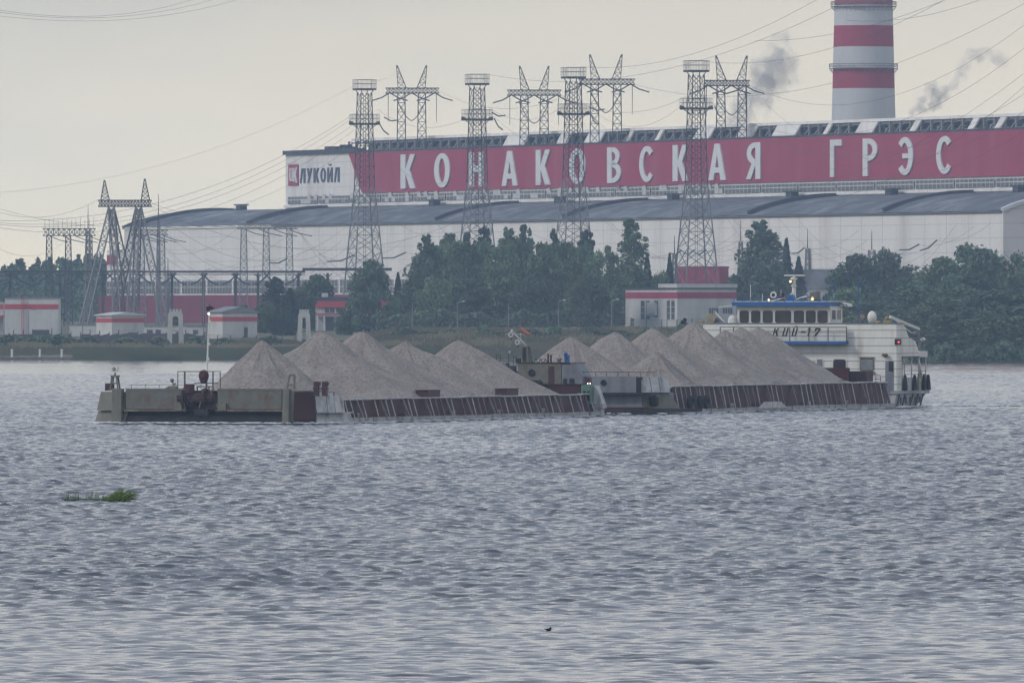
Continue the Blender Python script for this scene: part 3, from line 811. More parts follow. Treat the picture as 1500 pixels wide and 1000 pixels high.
# ------------------------------------------------------------------ small buildings on the shore
def corner_house(name, pl, pc, pr, ptop, pbot, Y, label, stripe, roof='steel', wm='housew', wins=(), rwins=(), cat='building', rl=None):
    """a house showing two faces that meet at image column pc"""
    s = F/Y; c = at(pc, HOR, Y)
    wl, wr = (pc-pl)/s, (pr-pc)/s
    rz = math.atan2(1, 1) if False else R(38)
    # right face runs along (cos rz, sin rz); left face along (-sin rz, cos rz)
    lr = wr/math.cos(rz); ll = wl/math.sin(rz)
    z0 = land_z(c.x, Y)-.8
    top = at(0, ptop, Y).z-z0
    o = empty(name, (c.x, Y, z0), rz, label, cat)
    MB().box(0, lr, 0, ll, 0, top).build('wall', M[wm], o)
    z1, z2 = at(0, stripe[1], Y).z-z0, at(0, stripe[0], Y).z-z0
    m = MB(); m.box(-.06, lr+.06, -.06, -.012, z1, z2); m.box(-.06, -.012, -.012, ll+.06, z1, z2); m.build('red_stripe', M['brick' if stripe[2] else 'plantred'], o)
    m = MB(); m.box(-.35, lr+.35, -.35, ll+.35, top+.01, top+.22)
    if rl: m.prism([(-.3, top+.22), (lr+.3, top+.22), (lr*.5, top+rl)], 'y', -.3, ll+.3)
    m.build('roof', M[roof], o)
    for (a, b, t, bt) in wins:              # on the left face: fractions along it, image rows
        za, zb = at(0, bt, Y).z-z0, at(0, t, Y).z-z0
        y0, y1 = ll*(1-a), ll*(1-b)
        g = MB().box(-.05, .05, y1, y0, za, zb).build('window', M['winglass'], o)
        f = MB(); n = 3
        for i in range(n+1): f.box(-.09, -.052, y1-.05, y0+.05, za+(zb-za)*i/n-.05, za+(zb-za)*i/n+.05)
        f.build('window_frame', M['housew'], g)
    for (a, b, t, bt) in rwins:
        za, zb = at(0, bt, Y).z-z0, at(0, t, Y).z-z0
        g = MB().box(lr*a, lr*b, -.05, .05, za, zb).build('window', M['winglass'], o)
        f = MB(); n = 4
        for i in range(n+1): f.box(lr*(a+(b-a)*i/n)-.05, lr*(a+(b-a)*i/n)+.05, -.09, -.052, za, zb)
        f.build('window_frame', M['housew'], g)
    return o, lr, ll, top, z0
wh, lr, ll, top, z0 = corner_house('white_building', 917, 992, 1080, 423, 486, 2560,
    'two-storey white building with a dark red stripe and tall narrow windows, behind the gravel heaps', (428, 437, 0), 'roofdark',
    wins=((.30,.37,440,468),(.40,.47,440,468),(.56,.63,440,465),(.80,.86,440,468),(.89,.95,440,468),(.10,.17,466,484)), rwins=((.53,.69,451,459),(.76,.93,451,459)))
MB().box(-.2, lr+.1, -.2, ll*.35, top+.23, top+1.0).build('roof_parapet', M['housew'], wh)
MB().box(-.5, -.02, ll*.38, ll*.55, 3.0, 5.6).box(-.8, -.52, ll*.40, ll*.53, 3.4, 4.6).build('wall_cabinet', M['housew'], wh)
b1, lr, ll, top, z0 = corner_house('striped_shed', 140, 164, 210, 462.5, 496, 2430, 'small white shed with a red stripe at the foot of the splayed pylon', (466, 472, 1), 'housew', rl=.7)
b2, lr, ll, top, z0 = corner_house('striped_shed', 306, 326, 376, 458, 497, 2430, 'white shed with red stripe and grey gabled roof, right of the first concrete frame', (464, 470.5, 1), 'steel', rl=1.2)
MB().box(lr*.62, lr*.72, -.06, .03, 0.6, 2.9).build('door', M['steeld'], b2)
for b in (b1, b2): b['group'] = 'striped white sheds'
b3 = empty('striped_block', at(46, 500, 2480) , 0, 'plain flat-fronted white block with a red stripe at the far left shore', 'building')
b3.location.z = 2.2
def X3(p): return (p-46)/F*2480
def Z3(p): return HC+(HOR-p)/F*2480-2.2
MB().box(X3(7), X3(85.5), 0, 14, 0, Z3(437)).build('wall', M['housew'], b3)
MB().box(X3(7)-.05, X3(85.5)+.05, -.07, -.012, Z3(452.5), Z3(445.5)).build('red_stripe', M['brick'], b3)
MB().box(X3(7)-.15, X3(85.5)+.15, -.15, 14.1, Z3(437)+.01, Z3(437)+.2).build('roof', M['steel'], b3)
MB().box(X3(47), X3(72), -.06, -.012, 0, Z3(483)).build('door', M['steeld'], b3)
m = MB()
for p in (32, 35): m.bar((X3(p), -.35, 0), (X3(p), -.35, Z3(436)), .1)
for i in range(22): m.bar((X3(32), -.35, .5*i), (X3(35), -.35, .5*i), .07)
m.build('ladder', M['brick'], b3)
b4 = empty('red_annex', at(-20, 500, 2500), 0, 'pale annex with a red fascia cut by the left edge of the picture', 'building'); b4.location.z = 2.2
MB().box(-12, (7+20)/F*2500-.3, 0, 12, 0, Z3(443)).build('wall', M['housew'], b4)
MB().box(-12, (7+20)/F*2500-.25, -.1, -.02, Z3(452), Z3(445)).build('fascia', M['brick'], b4)
MB().box(-12, (20+19)/F*2500, -1.6, -.12, Z3(464), Z3(462)).build('canopy', M['brick'], b4)
# low white service buildings behind the sheds
def low_block(x0, x1, pt, Y, label, wins=()):
    c = at((x0+x1)/2, HOR, Y); z0 = land_z(c.x, Y)-.6
    o = empty('low_building', (c.x, Y, z0), 0, label, 'building', 'low white service buildings')
    hw = (x1-x0)/2/F*Y; tp = at(0, pt, Y).z-z0
    MB().box(-hw, hw, 0, 9, 0, tp).build('wall', M['housew'], o)
    MB().box(-hw-.15, hw+.15, -.15, 9.1, tp+.01, tp+.18).build('roof', M['steel'], o)
    for a in wins: MB().box(-hw+2*hw*a-.5, -hw+2*hw*a+.5, -.05, .03, tp*.35, tp*.72).build('window', M['winglass'], o)
low_block(102, 141, 476, 2470, 'low white building left of the small striped shed')
low_block(209, 300, 478, 2480, 'low white building between the two striped sheds', (.12, .25, .6, .85))
# red and white office
of = empty('red_white_office', at(526, 500, 2600), 0, 'two-storey office with red fascia bands half hidden by trees above the gravel heaps', 'building')
of.location.z = 4.0
def X5(p): return (p-526)/F*2600
def Z5(p): return HC+(HOR-p)/F*2600-4.0
MB().box(X5(462), X5(590), 0, 12, 0, Z5(440.3)).build('wall', M['housew'], of)
m = MB(); m.box(X5(462)-.1, X5(590)+.1, -.35, -.012, Z5(450), Z5(441)); m.box(X5(459), X5(590)+.1, -1.4, -.36, Z5(461), Z5(459)); m.build('red_fascia', M['brick'], of)
MB().box(X5(461), X5(591), -.2, 12.2, Z5(440.2), Z5(435)).build('roof', M['roofdark'], of)
MB().box(X5(471), X5(480), 3, 6, Z5(434.9), Z5(429)).build('roof_ventilator', M['housew'], of)
for i in range(7):
    a = 476+i*16.5
    g = MB().box(X5(a), X5(a+14), -.05, .02, Z5(458), Z5(451)).build('window', M['winglass'], of)
    MB().box(X5(a+6.6), X5(a+7.4), -.1, -.052, Z5(458), Z5(451)).build('window_frame', M['housew'], g)
    MB().box(X5(a+1), X5(a+13), -.05, .02, Z5(488), Z5(464)).build('window', M['winglass'], of)
for p in (464, 474, 581, 588): MB().box(X5(p), X5(p+2), -1.3, -.9, 0, Z5(461.2)).build('column', M['letter'], of)
m = MB()
for i in range(9): m.box(X5(580), X5(586), -1.9-i*.05, -1.45, .8+i*.62, 1.0+i*.62)
m.build('stair', M['letter'], of)
# crimson tower house under the right lattice tower
rd = empty('crimson_shed', at(1022, 430, 2790), R(-12), 'crimson clad block behind the foot of the rightmost lattice tower', 'building')
rd.location.z = 5.0
w_ = 33/F*2790
MB().box(-w_, w_, 0, 10, 0, HC+(HOR-392)/F*2790-5).build('wall', M['plantred'], rd)
MB().box(-w_-.15, w_+.15, -.15, 10.2, HC+(HOR-392)/F*2790-4.99, HC+(HOR-392)/F*2790-4.7).build('roof', M['stackr'], rd)
# pale mound-like arched store behind the wheelhouse
ar = empty('arched_store', at(1135, 470, 2600), 0, 'low pale arched store roof just behind the wheelhouse', 'building'); ar.location.z = 4.5
m = MB(); pts = [(-11, 0)]+[(-11+22*i/16, 1.8+3.0*math.sin(math.pi*i/16)**.7) for i in range(17)]+[(11, 0)]
m.prism(pts, 'y', 0, 18); m.build('shell', M['stackw'], ar)
pb = empty('pump_house', at(1190, 470, 2700), 0, 'flat grey block with a pale base seen through steam right of the wheelhouse', 'building'); pb.location.z = 4.5
MB().box(-5.5, 5.5, 0, 8, 0, 9).build('wall', M['housew'], pb)
MB().box(-6, 6, -.3, 8.3, 9.01, 13.2).build('upper_wall', M['hullgrey'], pb)

# concrete gate frames on the left shore
def cframe(px, pt, pb_, wpx, Y, label):
    c = at(px, HOR, Y); z0 = land_z(c.x, Y)-.4; s = F/Y
    o = empty('concrete_frame', (c.x, Y, z0), 0, label, 'concrete frame', 'pale concrete gate frames')
    H = at(0, pt, Y).z-z0; hw = wpx/2/s
    for sg in (-1, 1):
        m = MB(); m.prism([(sg*hw, 0), (sg*(hw-.95), 0), (sg*(hw-1.05), H*.93), (sg*(hw-.25), H*.93)], 'y', -.6, .6); m.build('leg', M['concrete'], o)
    m = MB(); r1 = hw-.25; r0 = hw-1.05; zc = H*.93-.02
    for i in range(8):
        t0, t1 = math.pi*i/8, math.pi*(i+1)/8
        m.prism([(r0*math.cos(t0), zc-.7+r0*.55*math.sin(t0)), (r1*math.cos(t0), zc+r1*.42*math.sin(t0)), (r1*math.cos(t1), zc+r1*.42*math.sin(t1)), (r0*math.cos(t1), zc-.7+r0*.55*math.sin(t1))], 'y', -.58, .58)
    for i in range(4): m.box(-r1+.2+i*(2*r1-.8)/3, -r1+.6+i*(2*r1-.8)/3, -.4, .4, zc+.3, zc+.95)
    m.build('arch', M['concrete'], o)
    MB().box(-hw+.9, hw-.9, -.3, .3, H*.47, H*.51).build('crossbar', M['concrete'], o)
cframe(257, 456, 515, 25, 2375, 'pale concrete portal frame standing on the open left bank')
cframe(445.5, 457, 515, 21, 2390, 'pale concrete portal frame rising behind the first gravel heaps')

# lamp posts on the embankment
LP = [(604, 444, 488, 0, 'lamp post nearest the red and white office'), (670, 443, 495, 1, 'lamp post above the gap between the third and fourth gravel heaps'),
      (745, 444, 484, 0, 'lamp post directly behind the windsock mast'), (818, 441, 484, 1, 'brightly headed lamp post right of the windsock'),
      (896, 440, 486, 1, 'lamp post just left of the white building'), (977, 440, 486, 0, 'lamp post in front of the white building corner'),
      (121, 452, 500, 0, 'lamp post left of the small striped shed'), (206, 466, 500, 0, 'lamp post at the right corner of the small striped shed'),
      (335, 468, 500, 0, 'short lamp post before the gabled striped shed'), (42, 455, 500, 0, 'lamp post in front of the flat-fronted block'),
      (298, 396, 500, 0, 'tall bare post between the concrete frame and the gabled shed')]
for px, pt, pb_, lit, lab in LP:
    Y = 2440.0; c = at(px, HOR, Y); z0 = land_z(c.x, Y)-.2; H = at(0, pt, Y).z-z0
    o = empty('lamp_post', (c.x, Y, z0), 0, 'slim ' + lab if not lab.startswith('tall') else lab, 'lamp post', 'lamp posts along the bank')
    MB().tube((0, 0, 0), (0, 0, H), .11, .06, 8).build('post', M['steel'], o)
    m = MB(); m.tube((0, 0, H-.1), (.9, 0, H+.2), .04, .04, 6); m.sphere((1.15, 0, H+.2), .32 if lit else .22, 10, 6, (1, .6, .35)); m.build('lamp_head', M['letter'] if lit else M['steel'], o)

# fences along the bank
def fence(x0, x1, Y, h, label, sp=2.4, board=False):
    o = empty('fence', (0, Y, 0), 0, label, 'fence', 'fences along the bank')
    X0, X1 = (x0-750)/F*Y, (x1-750)/F*Y
    n = int((X1-X0)/sp); m = MB(); p = MB(); rr = random.Random(int(x0))
    zz_ = [land_z(X0+(X1-X0)*i/n, Y) for i in range(n+1)]
    for i in range(n+1):
        x = X0+(X1-X0)*i/n; hh = h*(1+(rr.random()-.5)*(.35 if board else .1))
        MB().box(x-.09, x+.09, -.09, .09, zz_[i]-.3, zz_[i]+hh).build('post', M['fence'], o)
        if i < n:
            x2 = X0+(X1-X0)*(i+1)/n
            if board:
                if rr.random() < .75: p.add([(x+.1, 0, zz_[i]-.1), (x2-.1, 0, zz_[i+1]-.1), (x2-.1, 0, zz_[i+1]+h*.8), (x+.1, 0, zz_[i]+h*(.6+.3*rr.random())),
                                             (x+.1, .06, zz_[i]-.1), (x2-.1, .06, zz_[i+1]-.1), (x2-.1, .06, zz_[i+1]+h*.8), (x+.1, .06, zz_[i]+h*.7)],
                                            [(0,1,2,3),(7,6,5,4),(0,4,5,1),(1,5,6,2),(2,6,7,3),(3,7,4,0)])
            else:
                for t in (.25, .5, .75, .98): p.bar((x, 0, zz_[i]+h*t), (x2, 0, zz_[i+1]+h*t), .05)
    if p.v: p.build('rails', M['fence'], o)
    return o
fence(20, 300, 2385, 2.6, 'patchy dark board fence in front of the left sheds', 1.7, True)
fence(560, 925, 2455, 1.9, 'thin wire fence along the foot of the tall trees', 2.6)
fence(925, 1080, 2470, 1.6, 'thin wire fence before the white building', 2.6)
fence(300, 470, 2400, 1.5, 'thin wire fence between the two concrete frames', 2.4)

# shore slabs and marker posts at the waterside on the left
sy = shore_y(-85)
m = MB(); rr = random.Random(3)
for i in range(26):
    x = -97+i*1.35
    if x > -78.5: break
    m.box(x, x+1.25, -1.0+rr.random()*.3, 1.8, -.6, .42+.14*rr.random())
tag(m.build('quay', M['slab'], loc=(0, sy, 0)), 'broken low concrete quay at the waterline, far left', 'quay')
m = MB(); m.box(-77.5, -50.0, 0, .4, -.3, 1.6)
tag(m.build('retaining_wall', M['slab'], loc=(0, sy+11, 0)), 'low grey retaining wall in the reeds left of the concrete frame', 'wall')
for px, lab in ((17.5, 'leftmost'), (58.5, 'middle'), (90.5, 'rightmost')):
    o = empty('marker_post', (*(at(px, 520, sy+1.0).xy), .5), 0, lab+' of the three small white posts on the low quay', 'marker post', 'white posts on the quay')
    MB().tube((0, 0, 0), (0, 0, 1.15), .22, .18, 8).build('post', M['letter'], o)
    MB().sphere((0, 0, 1.25), .27, 8, 6, (1, 1, .7)).build('cap', M['letter'], o)

# ------------------------------------------------------------------ vegetation
def leaf_quads(cs, size, rg, tri=0.0):
    n = len(cs)
    a = rg.normal(size=(n, 3)); a /= np.linalg.norm(a, axis=1, keepdims=True)
    b = np.cross(a, rg.normal(size=(n, 3))); b /= np.linalg.norm(b, axis=1, keepdims=True)
    s = size*(0.6+0.8*rg.rand(n, 1))
    v = np.stack([cs-a*s, cs+b*s*.55, cs+a*s, cs-b*s*.55], 1)
    return v.reshape(-1, 3)
def mesh_quads(name, v, m):
    n = len(v)//4
    me = bpy.data.meshes.new(name)
    me.vertices.add(len(v)); me.vertices.foreach_set('co', v.astype(np.float32).ravel())
    me.loops.add(4*n); me.loops.foreach_set('vertex_index', np.arange(4*n, dtype=np.int32))
    me.polygons.add(n); me.polygons.foreach_set('loop_start', np.arange(0, 4*n, 4, dtype=np.int32)); me.polygons.foreach_set('loop_total', np.full(n, 4, dtype=np.int32))
    me.update(calc_edges=True); me.materials.append(m)
    return me
def crown(kind, H, W, seed, nleaf):
    rg = np.random.RandomState(seed)
    if kind == 'spruce':
        t = rg.rand(nleaf)**.75; z = H*(.06+.94*t)
        lay = (np.floor(z*1.1)/1.1); fr = (z-lay)*1.1
        r = W/2*(1-t)**.9*(1.12-.4*fr)+.12
        rr = r*np.sqrt(.25+.75*rg.rand(nleaf)); th = rg.rand(nleaf)*6.283
        rr *= 1+.22*np.sin(th*5+lay*2.3)
        cs = np.stack([rr*np.cos(th), rr*np.sin(th), z-rr*.22], 1)
        return leaf_quads(cs, .34, rg)
    nl = {'round': 80, 'birch': 95, 'column': 55, 'bush': 24}[kind]
    cs = []
    stems = [(rg.rand()*6.28, (0 if q_ == 0 else .12+.32*rg.rand()), (1.0 if q_ == 0 else .66+.3*rg.rand())) for q_ in range(6)]
    for i in range(nl):
        u = rg.rand()**(1.25 if kind == 'birch' else 1.0); z = H*((.02 if kind == 'round' else .10)+(.86 if kind == 'round' else .88)*u)
        if kind == 'column': prof = math.sin(math.pi*min(1, u*.8+.12))**.5
        elif kind == 'birch': prof = (1-u)**.4*(.80+.6*min(u, .3))*(1+.15*math.sin(seed+i*1.7))+.03
        elif kind == 'bush': z = H*(.15+.75*u); prof = math.sqrt(max(0, 1-u**2))
        else: prof = math.sqrt(max(.02, 1-(1.6*(u-.40))**2))
        th = rg.rand()*6.283; q = math.sqrt(rg.rand())
        rad = W/2*prof*q*.86
        c = np.array([rad*math.cos(th), rad*math.sin(th), z])
        if kind == 'birch' and i % 6 < 1:            # several leaders of unequal height give the broken outline
            sa_, sr_, sh_ = stems[i % 6]; z = H*(.25+(sh_-.27)*u**.8); tt = z/(H*sh_)
            j1, j2 = rg.normal(0, .06*W*(1.3-tt), 2)
            c = np.array([W*sr_*math.cos(sa_)*(.5+.5*tt)+j1, W*sr_*math.sin(sa_)*(.5+.5*tt)+j2, z])
        lr_ = W*(.075+.075*rg.rand())*(1.35-1.0*u if kind == 'birch' else 1)*(1.5 if kind == 'bush' else 1)
        k = int(nleaf/nl)
        d = rg.normal(size=(k, 3)); d /= np.linalg.norm(d, axis=1, keepdims=True)
        rad2 = lr_*(.55+.6*rg.rand(k, 1)**.6)
        cs.append(c+d*rad2*np.array([1, 1, .85 if kind != 'birch' else 1.5]))
    cs = np.concatenate(cs); cs = cs[cs[:, 2] > .2]
    return leaf_quads(cs, .40 if kind != 'birch' else .33, rg)
PROTO = {}
def proto(kind, var, matn):
    key = (kind, var, matn)
    if key in PROTO: return PROTO[key]
    H = {'round': 16, 'birch': 20, 'column': 20, 'bush': 4, 'spruce': 14}[kind]; W = {'round': 13, 'birch': 10, 'column': 6, 'bush': 6, 'spruce': 6.5}[kind]
    n = {'round': 7500, 'birch': 6500, 'column': 4500, 'bush': 1500, 'spruce': 4200}[kind]
    cm = mesh_quads('crown', crown(kind, H, W, 11+var*7+len(kind), n), M[matn])
    t = MB(); rr = random.Random(var)
    pts = [Vector((0, 0, -.5)), Vector((.1, 0, H*.3)), Vector((-.1, .15, H*.6)), Vector((0, 0, H*.9))]
    rs = [.028*H, .02*H, .012*H, .003*H]
    if kind == 'bush': rs = [.1, .08, .05, .02]
    for i in range(3): t.tube(pts[i], pts[i+1], rs[i], rs[i+1], 7)
    if kind != 'spruce':
        for i in range(7):
            z = H*(.28+.09*i); th = rr.random()*6.28; L_ = W*.36*(1-.07*i)
            t.tube((0, 0, z), (math.cos(th)*L_, math.sin(th)*L_, z+L_*.7), .009*H*(1-.1*i), .02, 5)
    tm = t.build('trunk', M['bark']); me = tm.data; bpy.data.objects.remove(tm)
    PROTO[key] = (H, W, cm, me); return PROTO[key]
def tree(px, ptop, wpx, Y, kind, var, matn, label, group, cat='tree', name=None, sink=0.0):
    H, W, cm, tm = proto(kind, var, matn)
    c = at(px, HOR, Y); z0 = land_z(c.x, Y)-sink
    h = at(0, ptop, Y).z-z0; wd = wpx/F*Y
    o = empty(name or {'spruce': 'spruce_tree', 'birch': 'birch_tree', 'column': 'poplar_tree', 'bush': 'bush'}.get(kind, 'broadleaf_tree'), (c.x, Y, z0), rnd.random()*6.28, label, cat, group)
    o.scale = (wd/W, wd/W, h/H/0.97)
    for nm, me in (('crown', cm), ('trunk', tm)):
        q = bpy.data.objects.new(nm, me); COL.objects.link(q); q.parent = o
T = []
cg = 'trees of the tall clump above the gravel heaps'
for i, (px, pt, wp, Y, kd, vr, mt_, lb) in enumerate([
    (541, 378, 62, 2500, 'round', 0, 'leafd', 'rounded dark tree in front of the red and white office'),
    (583, 402, 24, 2560, 'spruce', 0, 'needle', 'little spruce peeping out at the left edge of the tall clump'),
    (614, 372, 54, 2520, 'round', 1, 'leafd', 'lower tree filling the left foot of the tall clump'),
    (627, 348, 52, 2560, 'birch', 0, 'leafd', 'leftmost tall crown of the clump, left of the second lattice tower'),
    (658, 344, 54, 2600, 'birch', 1, 'leafm', 'second crown from the left in the tall clump'),
    (684, 346, 50, 2540, 'birch', 2, 'leafd', 'crown in front of the second lattice tower'),
    (712, 333, 26, 2620, 'column', 0, 'needle', 'dark narrow column tree right beside the second lattice tower'),
    (742, 338, 52, 2580, 'birch', 0, 'leafm', 'crown standing clear right of the dark column tree'),
    (768, 335, 44, 2600, 'birch', 2, 'leafd', 'pointed crown with a leaning tip in the middle of the clump'),
    (792, 352, 50, 2560, 'round', 0, 'leafm', 'broad crown between the pointed crown and the third lattice tower'),
    (818, 353, 44, 2580, 'round', 2, 'leafd', 'rounded crown left of the third lattice tower'),
    (812, 340, 22, 2620, 'column', 1, 'needle', 'thin dark spire tree left of the third lattice tower'),
    (858, 338, 28, 2600, 'column', 0, 'needle', 'dark narrow column tree right of the third lattice tower'),
    (640, 353, 60, 2590, 'round', 2, 'leafm', 'rounded crown filling the gap right of the leftmost tall crown'),
    (672, 349, 56, 2570, 'round', 0, 'leafm', 'rounded crown left of the second lattice tower'),
    (705, 350, 58, 2600, 'round', 1, 'leafd', 'rounded crown right of the second lattice tower'),
    (735, 351, 56, 2560, 'round', 2, 'leafm', 'rounded crown below the crown that stands clear'),
    (762, 347, 60, 2590, 'round', 1, 'leafd', 'rounded crown under the pointed crown with the leaning tip'),
    (826, 350, 60, 2560, 'round', 0, 'leafm', 'rounded crown at the foot of the third lattice tower'),
    (852, 354, 50, 2580, 'round', 1, 'leafd', 'rounded crown right of the third lattice tower'),
    (845, 386, 36, 2470, 'birch', 1, 'leafp', 'pale grey-green willow in front of the dark clump'),
    (640, 402, 60, 2490, 'round', 2, 'leafm', 'low full tree at the foot of the clump, second from its left end'),
    (690, 405, 62, 2480, 'round', 0, 'leafd', 'low full tree under the second lattice tower'),
    (740, 402, 62, 2490, 'round', 1, 'leafm', 'low full tree behind the windsock'),
    (788, 400, 58, 2480, 'round', 2, 'leafd', 'low full tree right of the windsock'),
    (868, 400, 50, 2490, 'round', 0, 'leafd', 'low full tree left of the white building'),
    (872, 366, 44, 2560, 'round', 1, 'leafm', 'ragged crown at the right end of the clump'),
    (893, 362, 44, 2590, 'birch', 1, 'leafm', 'loose crown leaning on the left of the tallest birch'),
    (922, 327, 66, 2600, 'birch', 2, 'leafm', 'tallest ragged birch above the white building'),
    (898, 392, 36, 2600, 'round', 2, 'leafd', 'dark undergrowth tree at the left corner of the white building'),
    (948, 378, 30, 2620, 'spruce', 1, 'needle', 'slim spruce right of the tallest birch'),
    (968, 396, 36, 2600, 'round', 1, 'leafm', 'small round tree above the roof of the white building'),
    (981, 375, 24, 2640, 'spruce', 0, 'needle', 'slim spruce left of the crimson block'),
    (1117, 328, 84, 2660, 'birch', 0, 'leafd', 'great dense tree standing alone above the wheelhouse'),
    (1100, 372, 62, 2650, 'round', 2, 'leafd', 'low dark tree at the left foot of the great tree'),
    (1132, 380, 66, 2640, 'round', 1, 'leafd', 'low dark tree under the great tree, behind the radar mast'),
    (1152, 354, 32, 2680, 'spruce', 1, 'needle', 'taller spruce right of the great tree'),
    (1170, 380, 34, 2660, 'spruce', 0, 'needle', 'shorter spruce right of the great tree'),
    (1252, 370, 84, 2560, 'round', 0, 'leafd', 'round tree left of the slim mast on the right'),
    (1296, 363, 66, 2600, 'round', 1, 'leafd', 'round tree right of the slim mast on the right'),
    (1330, 384, 70, 2560, 'round', 2, 'leafd', 'tree in the dip between the round trees and the right wood'),
    (1378, 374, 84, 2520, 'round', 0, 'leafm', 'high crown at the left of the right wood'),
    (1428, 356, 100, 2500, 'round', 1, 'leafd', 'highest crown of the right wood'),
    (1482, 365, 70, 2500, 'round', 2, 'leafm', 'high crown cut by the right edge of the picture'),
    (1245, 420, 60, 2460, 'round', 1, 'leafm', 'middle-height tree just behind the pusher bridge aft end'),
    (1290, 425, 64, 2420, 'round', 2, 'leafd', 'middle-height tree behind the pusher searchlight'),
    (1340, 412, 86, 2400, 'round', 1, 'leafd', 'broad tree behind the pusher stern rail'),
    (1355, 448, 70, 2260, 'round', 0, 'leafp', 'pale low tree at the water behind the pusher stern'),
    (1395, 418, 92, 2380, 'round', 2, 'leafm', 'broad tree left of centre in the right wood'),
    (1450, 422, 100, 2370, 'round', 0, 'leafd', 'broad tree right of centre in the right wood'),
    (1500, 430, 90, 2370, 'round', 1, 'leafd', 'broad tree at the right edge of the picture'),
    (1392, 456, 80, 2246, 'round', 1, 'leafd', 'waterside willow right of the pusher stern'),
    (1440, 450, 92, 2243, 'round', 2, 'leafm', 'middle waterside willow of the right shore'),
    (1492, 462, 84, 2243, 'round', 0, 'leafm', 'rightmost of the waterside willows'),
    (1376, 486, 56, 2242, 'round', 1, 'leafd', 'low dark waterside bush nearest the pusher stern'),
    (1418, 490, 60, 2241, 'round', 2, 'leafd', 'low dark waterside bush between the first two willows'),
    (1466, 488, 62, 2241, 'round', 0, 'leafd', 'low dark waterside bush between the last two willows'),
    (402, 408, 46, 2600, 'birch', 0, 'needle', 'dark pointed tree between the gabled shed and the office'),
    (425, 424, 36, 2560, 'spruce', 1, 'needle', 'dark spruce beside the pointed tree on the left shore'),
    (388, 442, 44, 2520, 'round', 1, 'leafd', 'low tree right of the gabled shed roof'),
    (356, 444, 40, 2560, 'round', 2, 'leafm', 'low green tree behind the gabled shed'),
    (462, 400, 58, 2620, 'round', 0, 'leafd', 'round tree above the left end of the office'),
    (440, 422, 48, 2580, 'round', 1, 'leafd', 'lower tree behind the second concrete frame'),
    (414, 452, 46, 2480, 'round', 2, 'needle', 'dark shrubby tree left of the second concrete frame'),
    (257, 462, 20, 2500, 'column', 1, 'leafm', 'narrow tree seen through the concrete frame'),
    (580, 430, 34, 2540, 'round', 2, 'leafd', 'small tree covering the right end of the office'),
    (505, 452, 30, 2500, 'round', 1, 'leafd', 'small tree before the middle of the office'),
]):
    if lb is None: continue
    g = cg if 560 < px < 900 else ('trees of the right wood' if px > 1200 else 'trees on the shore')
    tree(px, pt, wp*(1.3 if kd == 'birch' else 1.15), Y, kd, vr, mt_, lb, g)
# bushes on the banks
bl = [(15, 494, 44), (52, 497, 40), (88, 496, 50), (130, 498, 40), (185, 499, 44), (232, 498, 36), (288, 499, 40), (330, 500, 36), (395, 498, 40), (590, 484, 44), (628, 488, 40),
      (660, 486, 26), (706, 482, 30), (725, 489, 50), (778, 487, 40), (812, 482, 30), (868, 484, 40), (905, 488, 44), (948, 484, 26), (1000, 478, 24)]
nm_ = ['far left edge', 'flat-fronted block', 'right corner of the flat-fronted block', 'lamp post by the small shed', 'small striped shed', 'concrete frame, on its left',
       'low white building', 'gabled shed', 'dark pointed tree', 'left foot of the tall clump', 'second low tree of the clump', 'second lamp post', 'windsock, a little to its left',
       'windsock mast', 'fourth lamp post, on its left', 'fourth lamp post', 'pale willow', 'white building, on its left', 'white building left face', 'white building corner']
for (px, pt, wp), nn in zip(bl, nm_):
    tree(px, pt-3, wp, 2362 if px < 560 else 2372, 'bush', len(nn) % 3, 'leafp' if len(nn) % 2 else 'leafm', 'low scrubby bush on the bank below the '+nn if 'edge' not in nn else 'low scrubby bush at the far left edge of the bank', 'scrubby bushes on the bank', 'bush')

# far woods on the left horizon: a mass nobody could count
rg = np.random.RandomState(5)
vsl = []
for i in range(620):
    x = rg.uniform(-330, -40); Y = rg.uniform(3350, 3700)
    px = 750+x/Y*F
    if px > 200 and rg.rand() < .5: continue
    H = 13.5+1.5*math.sin(x*.05)+rg.rand()*4; W = 6+rg.rand()*3
    k = 260; t = rg.rand(k)**.7; th = rg.rand(k)*6.283
    r = W/2*(1-t)**.7*(.6+.5*rg.rand(k))
    cs = np.stack([x+r*np.cos(th), Y+r*np.sin(th), 6+H*t], 1)
    vsl.append(leaf_quads(cs, .7, rg))
fo = bpy.data.objects.new('forest', mesh_quads('forest', np.concatenate(vsl), M['leafd'])); COL.objects.link(fo)
tag(fo, 'far dark woods along the left horizon', 'forest', kind='stuff')
# reeds and grass along the waterline
def tufts(n, fx, h0, h1, w0, seed, m, name, lab):
    rg = np.random.RandomState(seed); out = []
    for i in range(n):
        x, y = fx(rg); z = land_z(x, y); h = h0+(h1-h0)*rg.rand(); lean = rg.normal(0, .18); wd = w0*(.6+.8*rg.rand())
        out += [(x-wd, y, z-.1), (x+wd, y, z-.1), (x+wd*.5+lean, y, z+h), (x-wd*.5+lean, y+.02, z+h*.93)]
    o = bpy.data.objects.new(name, mesh_quads(name, np.array(out), m)); COL.objects.link(o)
    tag(o, lab, name.split('_')[-1], kind='stuff')
def f1(rg):
    x = rg.uniform(-79, -14); return x, shore_y(x)+(-1.5+14*rg.rand()**1.4)
tufts(26000, f1, .9, 1.7, .10, 1, M['reed'], 'reeds', 'green reed belt along the left waterline')
def f2(rg):
    x = rg.uniform(-30, 80); return x, shore_y(x)+rg.rand()*85
tufts(26000, f2, .4, 1.1, .16, 2, M['grass'], 'rough_grass', 'rough grass on the embankment slope')
def f3(rg):
    x = rg.uniform(-110, -20); return x, shore_y(x)+12+rg.rand()*70
